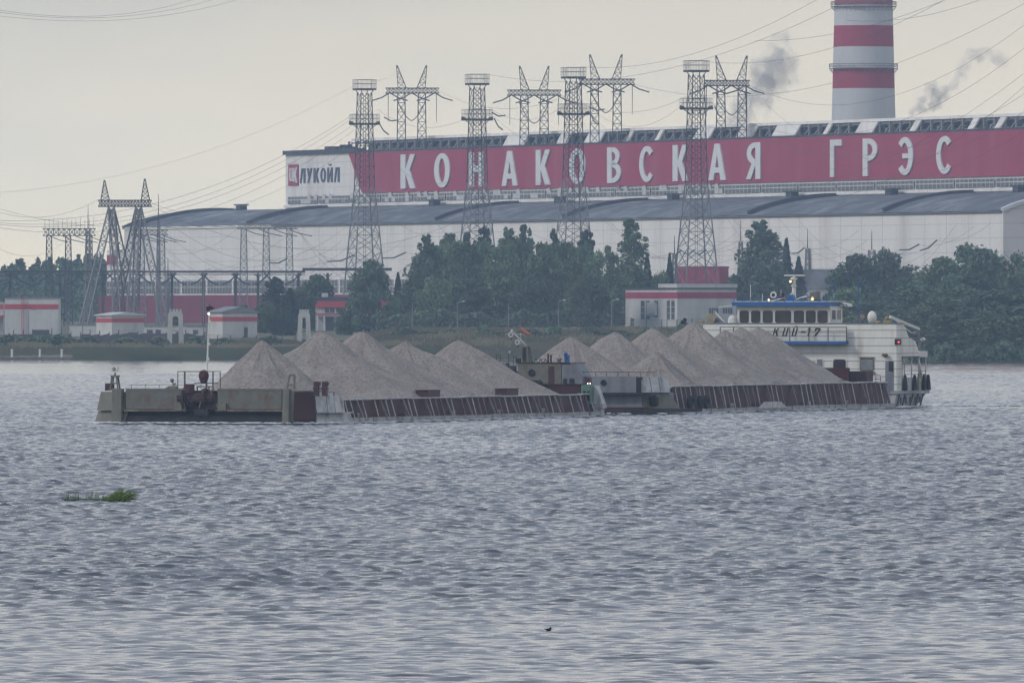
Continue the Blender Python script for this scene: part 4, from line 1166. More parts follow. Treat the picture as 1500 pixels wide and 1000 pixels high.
tufts(20000, f3, .4, .9, .18, 4, M['grass'], 'weedy_grass', 'weedy grass on the low left bank')
def f5(rg):
    k = rg.randint(9); x = -98+k*9.5+rg.normal(0, 1.8); return x, shore_y(x)+6+(k*37 % 40)+rg.normal(0, 3)
tufts(6000, f5, .6, 1.6, .12, 7, M['straw'], 'dry_stalks', 'patches of dry pale stalks on the left bank')
def f6(rg):
    k = rg.randint(8); x = -22+k*9+rg.normal(0, 2.6); return x, shore_y(x)+25+(k*29 % 50)+rg.normal(0, 6)
tufts(7000, f6, .4, 1.2, .14, 8, M['straw'], 'dry_grass', 'patches of dry pale grass on the embankment slope')
def f4(rg):
    x = rg.uniform(70, 110); return x, shore_y(x)+rg.rand()**1.5*7
rg = np.random.RandomState(6); ux = rg.uniform(70, 125, 26000)
uy = np.array([shore_y(x) for x in ux])+.3+rg.rand(26000)*7
uz = np.array([max(.0, land_z(x, y)) for x, y in zip(ux, uy)])+(.15+2.6*rg.rand(26000)**1.3)*(.75+.35*np.sin(ux*.9)*np.sin(ux*.37+1))
ug = bpy.data.objects.new('undergrowth', mesh_quads('undergrowth', leaf_quads(np.stack([ux, uy, uz], 1), .38, rg), M['leafd'])); COL.objects.link(ug)
tag(ug, 'leafy undergrowth hanging over the waterline below the right wood', 'undergrowth', kind='stuff')
hx_ = rg.uniform(-26, 19, 12000); hy_ = 2470+rg.rand(12000)*5
hz_ = np.array([land_z(x, y) for x, y in zip(hx_, hy_)])+(.1+3.4*rg.rand(12000)**1.1)*(.7+.4*np.sin(hx_*.6)*np.sin(hx_*.23+2))
ug = bpy.data.objects.new('shrubbery', mesh_quads('shrubbery', leaf_quads(np.stack([hx_, hy_, hz_], 1), .38, rg), M['leafd'])); COL.objects.link(ug)
tag(ug, 'dense dark shrubbery along the foot of the tall clump', 'shrubbery', kind='stuff')

# ------------------------------------------------------------------ power lines
def wire(p, q, sag, r=.05, lab=None, n=24):
    p = Vector(p); q = Vector(q)
    pts = []
    for i in range(n+1):
        t = i/n; v = p.lerp(q, t); v.z -= 4*sag*t*(1-t); pts.append(v-p)
    m = MB(); m.path(pts, r, 4)
    o = m.build('power_line', M['wire'], loc=p)
    tag(o, lab, 'power line', 'overhead power lines')
def W(p, q, sag, lab, r=.05):
    wire(at(*p), at(*q), sag, r*.55, lab)
W((-30, 322, 2500), (520, 166, 2813), 7, 'topmost conductor climbing from the left edge to the first lattice tower', .06)
W((-30, 324, 2510), (521, 170, 2813), 8, 'conductor just below the topmost one, left of the first lattice tower', .06)
W((-30, 326, 2500), (519, 182, 2813), 8, 'third conductor climbing to the first lattice tower from the left', .06)
W((-30, 329, 2500), (520, 190, 2810), 9, 'lowest conductor climbing to the first lattice tower from the left', .06)
W((-30, 284, 2500), (525, 122, 2813), 5, 'faint earth wire climbing to the top of the first lattice tower', .035)
W((-30, 10, 1500), (300, -6, 1900), 2, 'upper conductor crossing the top left corner of the sky', .03)
W((-30, 14, 1500), (330, -6, 1900), 2, 'middle conductor crossing the top left corner of the sky', .03)
W((-30, 20, 1500), (360, -4, 1900), 2, 'lowest conductor crossing the top left corner of the sky', .03)
rt = [((642, 133, 3050), (865, 122, 2900), 5, 'line strung between the first and third roof pylons'),
      ((821, 139, 2900), (1035, 124, 2800), 5, 'line strung between the second and fourth roof pylons'),
      ((929, 124, 2850), (1560, -30, 2100), 9, 'line rising steeply from the third roof pylon to the upper right'),
      ((716, 166, 2748), (1560, 60, 2000), 22, 'slack line from the second lattice tower to the right edge'),
      ((710, 108, 2748), (1300, -30, 2000), 7, 'earth wire from the top of the second lattice tower to the top edge'),
      ((857, 158, 2673), (1560, 70, 1900), 22, 'slack line from the third lattice tower to the right edge'),
      ((851, 98, 2673), (1230, -20, 2000), 4, 'earth wire from the top of the third lattice tower'),
      ((1037, 148, 2600), (1560, 20, 1900), 12, 'line from the rightmost lattice tower crossing above the chimney gallery'),
      ((1037, 152, 2600), (1560, 95, 1900), 12, 'lower line from the rightmost lattice tower crossing the chimney'),
      ((1096, 124, 2800), (1560, -12, 2000), 10, 'line from the fourth roof pylon passing the smoke plume'),
      ((1100, 128, 2800), (1560, 118, 1950), 14, 'lowest slack line crossing the white base band of the chimney'),
      ((1031, 90, 2600), (1420, -20, 1900), 4, 'earth wire from the top of the rightmost lattice tower'),
      ((552, 160, 2813), (705, 160, 2748), 4, 'line between the first and second lattice towers'),
      ((716, 158, 2748), (830, 152, 2673), 3, 'line between the second and third lattice towers'),
      ((857, 152, 2673), (1005, 148, 2600), 5, 'line between the third and fourth lattice towers'),
      ((546, 118, 2813), (590, 98, 3050), 1, 'short earth wire up to the first roof pylon'),
      ((222, 298, 2560), (520, 300, 2800), 4, 'conductor running right from the splayed pylon to the first lattice tower'),
      ((222, 302, 2560), (690, 316, 2740), 8, 'conductor running from the splayed pylon over the hall roof'),
      ((222, 304, 2560), (523, 318, 2800), 10, 'slack conductor in front of the left end of the hall'),
      ((140, 345, 2900), (350, 390, 2750), 6, 'upper slack line from the dark gantry in front of the hall'),
      ((140, 341, 2900), (430, 338, 2750), 9, 'long slack line between the two outer gantries'),
      ((110, 345, 2900), (240, 380, 2800), 5, 'slack line from the middle of the dark gantry'),
      ((246, 344, 2800), (520, 392, 2750), 7, 'slack line from the narrow gantry past the three-column gantry'),
      ((434, 335, 2750), (690, 392, 2740), 9, 'slack line from the three-column gantry toward the tall clump'),
      ((434, 333, 2750), (600, 385, 2740), 8, 'shorter slack line from the three-column gantry'),
      ((-30, 394, 2600), (150, 400, 2700), 4, 'line passing low over the far left woods'),
      ((-30, 345, 2600), (100, 350, 2900), 4, 'line reaching the dark gantry from the left edge'),
      ((546, 290, 2813), (690, 330, 2740), 5, 'drooping line between the first two towers in front of the hall roof'),
      ((1030, 270, 2600), (1330, 366, 2500), 10, 'line falling from the rightmost lattice tower towards the round trees'),
      ((1030, 262, 2600), (1400, 330, 2500), 20, 'slack line from the rightmost lattice tower in front of the hall end'),
      ((846, 270, 2673), (1090, 372, 2600), 8, 'line falling from the third lattice tower to the great tree'),
      ((845, 262, 2673), (960, 360, 2600), 4, 'steep line falling from the third lattice tower'),
      ((1160, 310, 2700), (1360, 368, 2600), 7, 'line crossing the pale wall above the pusher stern'),
      ((190, 343, 2800), (350, 333, 2750), 5, 'high slack line between the narrow and the three-column gantries'),
      ((200, 350, 2800), (440, 372, 2740), 9, 'long slack line low across the hall wall left of the gantry'),
      ((222, 360, 2780), (520, 352, 2740), 10, 'long slack line across the hall wall behind the three gantry columns'),
      ((170, 366, 2780), (470, 382, 2740), 8, 'lowest long slack line across the hall wall at the left'),
      ((232, 352, 2800), (398, 398, 2740), 5, 'line dropping to the pipe bridge from the narrow gantry'),
      ((352, 340, 2750), (560, 374, 2740), 8, 'line drooping right from the first gantry column'),
      ((620, 300, 2760), (700, 352, 2750), 3, 'short line falling over the hall wall left of the second lattice tower'),
      ((546, 200, 2813), (686, 250, 2760), 6, 'line falling across the crimson band from the first lattice tower'),
      ((712, 190, 2748), (828, 262, 2680), 5, 'line falling across the crimson band from the second lattice tower'),
      ((855, 180, 2673), (1006, 292, 2600), 6, 'line falling across the crimson band from the third lattice tower'),
      ((1130, 305, 2750), (1300, 372, 2600), 6, 'upper line slanting over the hall wall above the wheelhouse'),
      ((1100, 322, 2750), (1270, 352, 2600), 6, 'lower line slanting over the hall wall above the wheelhouse'),
      ((-30, 300, 2500), (145, 292, 2560), 3, 'line reaching the crossarm of the splayed pylon from the left'),
      ((0, 306, 2500), (540, 198, 2813), 10, 'faint lower conductor sagging in the open sky at the left'),
      ((1105, 60, 2400), (1560, -90, 1900), 4, 'short line in the sky above the smoke plume'),
      ((1240, 30, 2300), (1560, -60, 1900), 3, 'line crossing the chimney near the top of the picture'),
      ((1105, 175, 2700), (1560, 150, 1950), 12, 'lowest line grazing the roof gallery right of the chimney'),
      ((705, 268, 2748), (860, 350, 2700), 5, 'line falling right from the second lattice tower')]
for p, q, sg, lb in rt: W(p, q, sg, lb, .05)
def strings(lst):
    for (p, q, lb) in lst:
        a, b = at(*p), at(*q); mdl = a.lerp(b, .5); mdl.z -= .5
        m = MB(); m.path([Vector((0, 0, 0)), mdl-a, b-a], .15, 6)
        tag(m.build('insulator_string', M['insul'], loc=a), lb, 'insulator string', 'dark hanging insulator strings')
        if p[1] > 300:
            W((p[0]-95, p[1]-7, p[2]+30), p, 1.5, 'line left of the '+lb)
            W(q, (q[0]+80, q[1]-26, q[2]-30), 1.5, 'line right of the '+lb)
strings([((555, 180, 2813), (569, 197, 2800), 'short dark insulator string slanting down right of the first lattice tower'),
         ((563, 172, 2813), (583, 176, 2800), 'flat dark insulator string right of the first lattice tower'),
         ((721, 165, 2748), (740, 169, 2740), 'flat dark insulator string right of the second lattice tower'),
         ((724, 174, 2748), (736, 190, 2740), 'short dark insulator string slanting down right of the second lattice tower'),
         ((864, 157, 2673), (885, 160, 2660), 'flat dark insulator string right of the third lattice tower'),
         ((865, 166, 2673), (875, 182, 2660), 'short dark insulator string slanting down right of the third lattice tower'),
         ((1047, 156, 2600), (1057, 172, 2590), 'dark insulator string slanting down right of the rightmost lattice tower'),
         ((983, 371, 2600), (998, 367, 2590), 'left of the three curved insulator strings on the rightmost tower foot'),
         ((1002, 371, 2600), (1017, 366, 2590), 'middle of the three curved insulator strings on the rightmost tower foot'),
         ((1019, 371, 2600), (1032, 367, 2590), 'right of the three curved insulator strings on the rightmost tower foot'),
         ((1160, 371, 2600), (1178, 363, 2590), 'curved insulator string beside the shorter spruce'),
         ((1318, 366, 2600), (1346, 358, 2590), 'left curved insulator string above the right trees'),
         ((1348, 367, 2600), (1372, 352, 2590), 'right curved insulator string above the right trees'),
         ((560, 378, 2700), (594, 370, 2690), 'curved insulator string left of the tall clump'),
         ((480, 383, 2700), (518, 374, 2690), 'curved insulator string left of the first lattice tower foot'),
         ((395, 385, 2700), (420, 379, 2690), 'curved insulator string between the gantry columns')])

# ------------------------------------------------------------------ smoke
def smoke(name, pts, Y, dens, label, seed, col=(.80, .80, .86)):
    """pts: image column, row and radius in pixels along the plume; a soft volume thickest along that line"""
    rr = random.Random(seed)
    c0 = at(pts[0][0], pts[0][1], Y); K = []
    for i in range(len(pts)-1):
        a, b = pts[i], pts[i+1]
        n = max(1, int(math.hypot(b[0]-a[0], b[1]-a[1])/(.8*max(a[2], b[2]))+.5))
        for k in range(n):
            t = k/n; r = (a[2]+(b[2]-a[2])*t)/F*Y
            v = at(a[0]+(b[0]-a[0])*t, a[1]+(b[1]-a[1])*t, Y)-c0
            K.append((v+Vector((rr.uniform(-.3, .3), rr.uniform(-.3, .3), rr.uniform(-.3, .3)))*r, r))
    a = pts[-1]; K.append((at(a[0], a[1], Y)-c0, a[2]/F*Y))
    m = MB()
    for v, r in K: m.sphere(v, r*1.9, 16, 10)
    mt = bpy.data.materials.new('smoke_vapour'); mt.use_nodes = True
    t = mt.node_tree; t.nodes.remove(t.nodes['Principled BSDF']); L = t.links.new
    pv = N(t, 'ShaderNodeVolumePrincipled'); pv.inputs['Color'].default_value = (*col, 1)
    tc = N(t, 'ShaderNodeTexCoord'); out = None
    for v, r in K:
        d = N(t, 'ShaderNodeVectorMath', operation='DISTANCE'); d.inputs[1].default_value = v; L(tc.outputs['Object'], d.inputs[0])
        q = N(t, 'ShaderNodeMath', operation='MULTIPLY_ADD'); q.inputs[1].default_value = -1/r; q.inputs[2].default_value = 1.0; L(d.outputs['Value'], q.inputs[0])
        if out is None: out = q.outputs[0]
        else:
            x = N(t, 'ShaderNodeMath', operation='SMOOTH_MAX'); x.inputs[2].default_value = .2; L(out, x.inputs[0]); L(q.outputs[0], x.inputs[1]); out = x.outputs[0]
    n1 = N(t, 'ShaderNodeTexNoise', _Scale=.35, _Detail=6.0, _Roughness=.62, _Distortion=.5)
    L(tc.outputs['Object'], n1.inputs['Vector'])
    na = N(t, 'ShaderNodeMath', operation='MULTIPLY_ADD'); na.inputs[1].default_value = 5.0; na.inputs[2].default_value = -2.3; L(n1.outputs[0], na.inputs[0])
    ad = N(t, 'ShaderNodeMath', operation='ADD'); L(out, ad.inputs[0]); L(na.outputs[0], ad.inputs[1])
    mr = N(t, 'ShaderNodeMapRange'); mr.inputs[1].default_value = 0.0; mr.inputs[2].default_value = .9; mr.inputs[3].default_value = 0.0; mr.inputs[4].default_value = dens
    L(ad.outputs[0], mr.inputs[0])
    # nothing at the very rim of the enclosing shell
    rim = N(t, 'ShaderNodeMapRange'); rim.inputs[1].default_value = -.75; rim.inputs[2].default_value = -.2; L(out, rim.inputs[0])
    mu = N(t, 'ShaderNodeMath', operation='MULTIPLY'); L(mr.outputs[0], mu.inputs[0]); L(rim.outputs[0], mu.inputs[1])
    L(mu.outputs[0], pv.inputs['Density'])
    L(pv.outputs[0], t.nodes['Material Output'].inputs['Volume'])
    o = m.build(name, mt, loc=c0)
    rm = o.modifiers.new('merge', 'REMESH'); rm.mode = 'VOXEL'; rm.voxel_size = .6
    tag(o, label, 'smoke plume', 'smoke plumes above the roof')
smoke('smoke_plume', [(1066, 184, 9), (1078, 172, 12), (1092, 159, 18), (1106, 142, 22), (1118, 120, 28), (1130, 94, 27), (1140, 72, 16), (1146, 54, 12)], 3020, .20, 'large dark billowing plume left of the chimney', 1)
smoke('smoke_plume', [(1332, 172, 5), (1342, 161, 8), (1354, 148, 11), (1366, 134, 11)], 2900, .38, 'small dark puff rising just right of the chimney', 2)
smoke('smoke_plume', [(1370, 153, 8), (1380, 143, 10), (1386, 132, 8)], 2900, .45, 'second little puff right of the chimney', 3)
smoke('smoke_plume', [(1398, 124, 8), (1410, 102, 10), (1424, 86, 12), (1446, 80, 9), (1470, 90, 8)], 2900, .22, 'thin torn wisp drifting towards the upper right', 4)
smoke('steam_wisp', [(1180, 448, 8), (1186, 430, 12), (1200, 412, 16), (1216, 398, 14)], 2590, .06, 'pale steam drifting behind the pusher wheelhouse', 5, (.9, .9, .92))

# ------------------------------------------------------------------ vessels. local x: across (to the near side), y: from bow to stern
PHI = -math.atan2(0.281, 0.96)
A = Frame(-13.6, 962.2, PHI)            # front barge
Bf = Frame(12.35, 1054.5, PHI)          # second barge
Pf = Frame(33.9, 1131.0, PHI)           # pusher
def shipempty(name, fr, label, cat, group=None):
    return empty(name, (fr.o[0], fr.o[1], 0), fr.rz, label, cat, group)
def lamp_cluster(o, name, p, r, face=(0, -1, 0), body='yellow', lit=None, inner='paleglass'):
    """searchlight drum facing along face"""
    p = Vector(p); f = Vector(face).normalized()
    m = MB(); m.tube(p-f*r*.9, p, r*.8, r, 16); m.tube(p, p+f*.04, r*1.12, r*1.12, 16); h = m.build(name, M[body], o)
    m = MB(); m.tube(p+f*.045, p+f*.07, r*.62, r*.5, 14); m.build('lens', M[lit or inner], h)
    m = MB(); m.bar(p-f*r*.4+Vector((0, 0, -r*2.2)), p-f*r*.4, r*.35); m.build('bracket', M['steeld'], h)
    return h

def barge_side(o, L0, L1, zt, xin, zdeck, seed, step, thick_every, zfill=1.9):
    """near-side and far-side coaming with its leaning ribs"""
    rr = random.Random(seed)
    wd = WID
    for side in (0, 1):
        def X(x): return x if side == 0 else -wd-x
        MB().box(*sorted((X(-xin-.12), X(-xin))), L0, L1, zdeck, zt).build('coaming', M['red'], o)
        m = MB(); y = L0
        while y < L1-.2:
            ln = min(L1-y, rr.uniform(3, 7)); dz = rr.uniform(-.03, .04)
            m.box(*sorted((X(-xin-.25), X(-xin+.16))), y, y+ln, zt+dz, zt+dz+.09); y += ln
        m.build('coaming_rail', M['ribpale'], o)
        y = L0+.5 if side == 0 else 1e9; k = 0
        while y < L1-.3:
            thick = (k % thick_every) == thick_every-1
            ww = .24 if thick else .06
            lean = rr.uniform(-.05, .08)
            if rr.random() > .07:
                MB().bar((X(-xin+.06), y, zt-.05), (X(-xin+(.58 if thick else .42)), y+lean, zdeck+.02), ww, ww*.6 if thick else .12).build('buttress' if thick else 'rib', M['rib' if thick or rr.random() < .25 else 'ribpale'], o)
            k += 1; y += step*(1.0+rr.uniform(-.12, .12))
        m = MB(); y = L0
        while y < L1:
            ln = min(L1-y, rr.uniform(6, 14))
            m.box(*sorted((X(0.0), X(.16))), y, y+ln-.25, .10+rr.uniform(-.03, .03), .42+rr.uniform(-.02, .04)); y += ln
        m.build('rub_rail', M['plank'], o)
        # bollards and small fittings on the side deck
        y = L0+5
        while y < L1-3:
            m = MB()
            for d in (-.22, .22): m.tube((X(-.38), y+d, zdeck), (X(-.38), y+d, zdeck+.38), .11, .11, 8)
            m.tube((X(-.38), y-.5, zdeck+.3), (X(-.38), y+.5, zdeck+.3), .05, .05, 6); m.build('bollard', M['plank'], o)
            y += 12.5

def gravel_bed(o, y0, y1, z, xin, seed):
    rg = np.random.RandomState(seed); nx, ny = 40, int((y1-y0)/.5); vs = []; fs = []
    for j in range(ny+1):
        for i in range(nx+1):
            u = i/nx; x = -xin-.14-(WID-2*xin-.28)*u; y = y0+(y1-y0)*j/ny
            vs.append((x, y, z+.75*math.sin(math.pi*u)**.8*(.7+.3*math.sin(y*.5+3*u))+.10*math.sin(y*1.7)*math.sin(u*20)+rg.normal(0, .015)))
    for j in range(ny):
        for i in range(nx): k = j*(nx+1)+i; fs.append((k, k+1, k+nx+2, k+nx+1))
    MB().add(vs, fs).build('gravel_bed', M['gravel'], o, smooth=True)
WID = 19.36; CH = 2.9
b1o = shipempty('gravel_barge', A, 'leading open barge with grey square bow, carrying five gravel heaps', 'barge', 'gravel barges coupled in line')
Lb = 73.6
MB().prism([(-CH, .35), (-.05, CH+.2), (-.05, Lb), (-WID+.05, Lb), (-WID+.05, CH+.2), (-WID+CH, .35)], 'z', -1.2, .40).build('hull', M['wet'], b1o)
MB().prism([(-CH-.4, 2.2), (-1.75, 3.4), (-1.75, Lb-.4), (-WID+1.75, Lb-.4), (-WID+1.75, 3.4), (-WID+CH+.4, 2.2)], 'z', .405, .9).build('hold_floor', M['rust'], b1o)
barge_side(b1o, CH+.6, Lb, 1.78, .62, .405, 4, 1.5, 4)
gravel_bed(b1o, 4.7, Lb-.6, 1.62, .80, 3)
# bow: high bulwark band in two halves over a shadowed recess
for (a, b) in ((178+6, 271), (318.5, 413)):
    xa, xb = A.yl(a, 580, .05)[0], A.yl(b, 580, .05)[0]
    MB().box(xa, xb, .05, .35, 1.10, 2.55).build('bow_bulwark', M['bowgrey'], b1o, bevel=.03)
    MB().box(xa-.1, xb+.1, -.12, .36, .94, 1.09).build('bow_shelf', M['rust'], b1o)
    MB().box(xa, xb, .0, .34, 2.56, 2.66).build('cap_rail', M['cream'], b1o)
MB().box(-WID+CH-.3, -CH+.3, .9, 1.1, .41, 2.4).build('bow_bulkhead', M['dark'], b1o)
MB().box(-WID+CH+.1, -CH-.1, .9, 4.6, 2.41, 2.50).build('foredeck', M['cream'], b1o)
MB().box(-WID+1.8, -1.8, 4.3, 4.5, .9, 2.50).build('hold_bulkhead', M['cream'], b1o)
# corner posts
for px0, px1, pt in ((163, 177.5, 572), (413.2, 423, 571)):
    x0, x1 = A.yl(px0, 580, -.25)[0], A.yl(px1, 580, -.25)[0]
    MB().prism([(-.3, -.4), (.5, -.4), (.5, 2.65), (-.15, 2.65)], 'x', x0, x1).build('corner_post', M['cream'], b1o, bevel=.03)
x0 = A.yl(423.3, 580, .1)[0]
MB().box(x0, A.yl(430, 580, .1)[0], .02, .5, .2, 2.5).build('corner_panel', M['bowgrey'], b1o)
# right chamfer: red plate then scuffed white plates
def champt(t, z, out=0.0):
    return (-CH+(CH)*t+out*.7, CH*t-out*.7, z)
def chamfer_panel(o, t0, t1, z0, z1, zt_, m, name, mirror=False, wid=WID):
    pts = [champt(t0, z0, .03), champt(t1, z0, .03), champt(t1, z1, .03-.35), champt(t0, z1, .03-.35), champt(t0, z0, -.25), champt(t1, z0, -.25), champt(t1, z1, -.6), champt(t0, z1, -.6)]
    if mirror: pts = [(-wid-p[0], p[1], p[2]) for p in pts]
    return MB().add(pts, [(0,1,2,3),(7,6,5,4),(0,4,5,1),(1,5,6,2),(2,6,7,3),(3,7,4,0)]).build(name, M[m], o)
chamfer_panel(b1o, 0.0, .47, .35, 2.4, 0, 'red', 'bow_plate')
chamfer_panel(b1o, .48, .70, .90, 2.4, 0, 'scuffed', 'bow_plate'); chamfer_panel(b1o, .71, .86, .90, 2.35, 0, 'scuffed', 'bow_plate')
chamfer_panel(b1o, .87, 1.06, .90, 2.1, 0, 'scuffed', 'bow_plate')
chamfer_panel(b1o, .48, 1.22, .02, .84, 0, 'scuffed', 'bow_plate')
m = MB(); m.bar(champt(.48, .87, .12), champt(1.22, .87, .12), .16, .07); m.build('bow_plate_rail', M['ribpale'], b1o)
chamfer_panel(b1o, 0.0, 1.0, 1.0, 2.4, 0, 'cream', 'bow_plate', True)
chamfer_panel(b1o, 0.0, 1.1, .0, .98, 0, 'cream', 'bow_plate', True)
MB().prism([(-CH, .42), (-.4, CH), (-.9, CH+1.4), (-CH, 4.6), (-WID+CH, 4.6), (-WID+.9, CH+1.4), (-WID+.4, CH), (-WID+CH, .42)], 'z', .41, .60).build('fore_hull', M['wet'], b1o)
MB().prism([(-CH, 1.12), (-.75, CH+.5), (-1.2, 4.6), (-CH, 4.6)], 'z', .61, 2.38).build('corner_block', M['red'], b1o)
MB().prism([(-WID+CH, 1.12), (-WID+.75, CH+.5), (-WID+1.2, 4.6), (-WID+CH, 4.6)], 'z', .61, 2.38).build('corner_block', M['cream'], b1o)
# central hawse, windlass and platform frame
xc = A.yl(294, 580, 0)[0]
m = MB(); m.box(xc-.5, xc+.6, -.1, .3, .6, 1.1); m.build('hawse_block', M['wet'], b1o, bevel=.05)
m = MB()
for sx in (-1, 1): m.box(xc+sx*1.75-.3, xc+sx*1.75+.3, -.2, .3, 1.0, 1.55)
m.build('windlass_foot', M['cream'], b1o)
wl = MB(); wl.tube((xc-1.9, .5, 1.9), (xc+.9, .5, 1.9), .52, .52, 14); wl.tube((xc-1.5, .5, 1.9), (xc-1.35, .5, 1.9), .85, .85, 16); wl.tube((xc+.1, .5, 1.9), (xc+.3, .5, 1.9), .8, .8, 16)
wl.box(xc-.2, xc+1.2, .2, .8, 1.1, 2.2); wo_ = wl.build('windlass', M['tangle'], b1o)
for k in range(16):
    r2_ = random.Random(k); xa_ = xc+r2_.uniform(-1.8, 1.8); m = MB(); m.bar((xa_, r2_.uniform(-.1, .6), r2_.uniform(1.1, 1.7)), (xa_+r2_.uniform(-.5, .5), r2_.uniform(-.1, .6), r2_.uniform(1.9, 2.75)), r2_.uniform(.05, .12)); m.build('rod', M['tangle' if k % 3 else 'cream'], wo_)
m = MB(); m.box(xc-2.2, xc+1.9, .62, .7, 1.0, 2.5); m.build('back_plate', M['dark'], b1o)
m = MB(); m.tube((xc-1.0, .3, 2.3), (xc-1.0, .3, 3.0), .42, .42, 10); m.build('ribbed_drum', M['maroon'], wo_)
for xs_ in (xc+1.35, xc-1.7):
    m = MB()
    for k in range(5): m.bar((xs_+k*.12, .1-.03*k, 1.0), (xs_-.15+k*.12, .2, 1.5), .05)
    m.build('chain', M['steel'], b1o)
def px_(px, py, y=.6): return A.yl(px, py, y)
fr = MB()
a, b, c, d = px_(260.5, 572), px_(260.5, 544), px_(312, 544), px_(312, 596)
fr.bar(a, b, .06); fr.bar(b, c, .07); fr.bar(c, d, .09); e_ = px_(270, 544); e2 = px_(270, 571); fr.bar(e_, e2, .06)
for py in (566, 577, 583): fr.bar(px_(288, py), px_(312, py), .09)
fr.bar(px_(306, 566), px_(306, 598), .09); fr.bar(px_(289, 566), px_(289, 590), .08)
q = 1.8
for (x, y_, z) in (b, c): fr.bar((x, y_, z), (x, y_+q, z), .06); fr.bar((x, y_+q, z), (x, y_+q, 2.5), .06)
fr.build('platform_frame', M['rust'], b1o)
MB().box(px_(285, 565)[0], px_(313, 565)[0], .5, 1.7, 3.02, 3.09).build('platform', M['steeld'], b1o)
# round covered searchlight on the platform
p = Vector(px_(298.5, 550, .9))
m = MB(); m.sphere(p, .40, 16, 10, (1, .75, 1.1)); m.prism([(p.x-.32, p.z-.2), (p.x+.32, p.z-.2), (p.x+.14, p.z-.62), (p.x-.14, p.z-.62)], 'y', p.y-.2, p.y+.2); sl_ = m.build('covered_searchlight', M['maroon'], b1o, smooth=True)
m = MB()
for sx in (-.15, .15): m.bar((p.x+sx, p.y, p.z-.6), (p.x+sx*1.3, p.y, 3.1), .07)
m.build('bracket', M['steel'], sl_)
# mast
a, b = Vector(px_(302, 566, 1.2)), Vector(px_(306.5, 456, 1.2))
m = MB(); m.tube(a-Vector((0, 0, .6)), b, .085, .055, 8)
for t in (.35, .55, .7, .85): v = a.lerp(b, t); m.box(v.x-.04, v.x+.16, v.y-.05, v.y+.05, v.z, v.z+.2)
mast = m.build('mast', M['white'], b1o)
m = MB(); m.sphere(Vector(px_(305.8, 459.5, 1.15)), .085, 10, 8); m.build('lamp', M['lampw'], mast)
m = MB(); v = Vector(px_(307, 452, 1.2)); m.box(v.x-.22, v.x-.02, v.y-.1, v.y+.1, v.z-.2, v.z+.15); m.tube(v+Vector((.15, -.15, .05)), v+Vector((.15, .15, .05)), .14, .14, 10); m.tube(v, v+Vector((0, 0, .35)), .03, .03, 5); m.build('masthead_light', M['dark'], mast)
# left searchlight on its cream stand
m = MB(); t0, t1 = px_(161.5, 571, .1), px_(164, 551, .1)
for sx in (0, 1):
    for dy in (0, .5): m.bar((t0[0]+sx*.62, .1+dy, t0[2]), (t1[0]+sx*.35, .1+dy*.8, t1[2]), .1)
m.box(t1[0]-.08, t1[0]+.45, 0, .65, t1[2]-.06, t1[2]+.08); m.box(t0[0]-.1, t0[0]+.75, 0, .7, t0[2]-.02, t0[2]+.1); m.bar((t0[0]+.05, .1, t0[2]+.5), (t0[0]+.55, .1, t0[2]+.5), .1)
m.build('light_stand', M['cream'], b1o)
lamp_cluster(b1o, 'searchlight', px_(167.5, 540.5, .0), .27, (-.25, -1, 0), 'white')
m = MB(); p = px_(155, 571, .5); m.box(p[0], p[0]+.35, .3, .7, p[2]-.05, p[2]+.5); m.box(p[0]+.42, p[0]+.62, .3, .7, p[2], p[2]+.5); m.build('locker', M['maroon'], b1o)
# small bow lamp
m = MB(); a = Vector(px_(258, 572, .3)); b = Vector(px_(252, 557, .3)); m.bar(a, b, .05); m.sphere(b, .16, 8, 6); m.box(b.x+.05, b.x+.3, b.y-.1, b.y+.1, b.z-.35, b.z-.2); m.prism([(a.x-.9, 2.62), (a.x+.1, 2.62), (a.x, 2.85), (a.x-.5, 2.85)], 'y', .1, .5)
m.build('bow_lamp', M['cream'], b1o)
# railing left
m = MB()
for i in range(6): xx = -WID+CH+.6+i*1.1; m.bar((xx, .5, 2.6), (xx, .5, 2.95), .03)
m.bar((-WID+CH+.4, .5, 2.93), (-WID+CH+6.2, .5, 2.93), .03); m.build('railing', M['steeld'], b1o)
# right frame and two maroon posts
m = MB(); a, b, c, d = [Vector(px_(*q, .2)) for q in ((420.5, 570), (424.5, 549), (431.5, 549), (431, 570))]
m.bar(a, b, .12); m.bar(b, c, .12); m.bar(c, d, .12); m.bar(a.lerp(b, .3), d.lerp(c, .3), .09); m.build('roller_frame', M['cream'], b1o)
for pxa in (460, 472):
    v = A.yl(pxa, 577, .9); m = MB(); m.box(v[0], v[0]+.34, .8, 1.2, 2.1, 3.2); m.box(v[0]-.05, v[0]+.4, .75, 1.25, 2.6, 2.75); m.box(v[0]+.30, v[0]+.46, .8, 1.15, 2.9, 3.15); m.build('mooring_post', M['maroon'], b1o)
# boxes along the coaming
for px, w_ in ((627, 1.05), (743, .9)):
    v = A.xl(px, 580, -.9)
    m = MB(); m.box(-1.6, -.6, v[1]-1.0, v[1]+w_+1.2, 1.65, 2.35); m.box(-1.65, -.55, v[1]-1.1, v[1]+w_+1.3, 2.36, 2.42); m.build('coaming_box', M['maroon'], b1o)
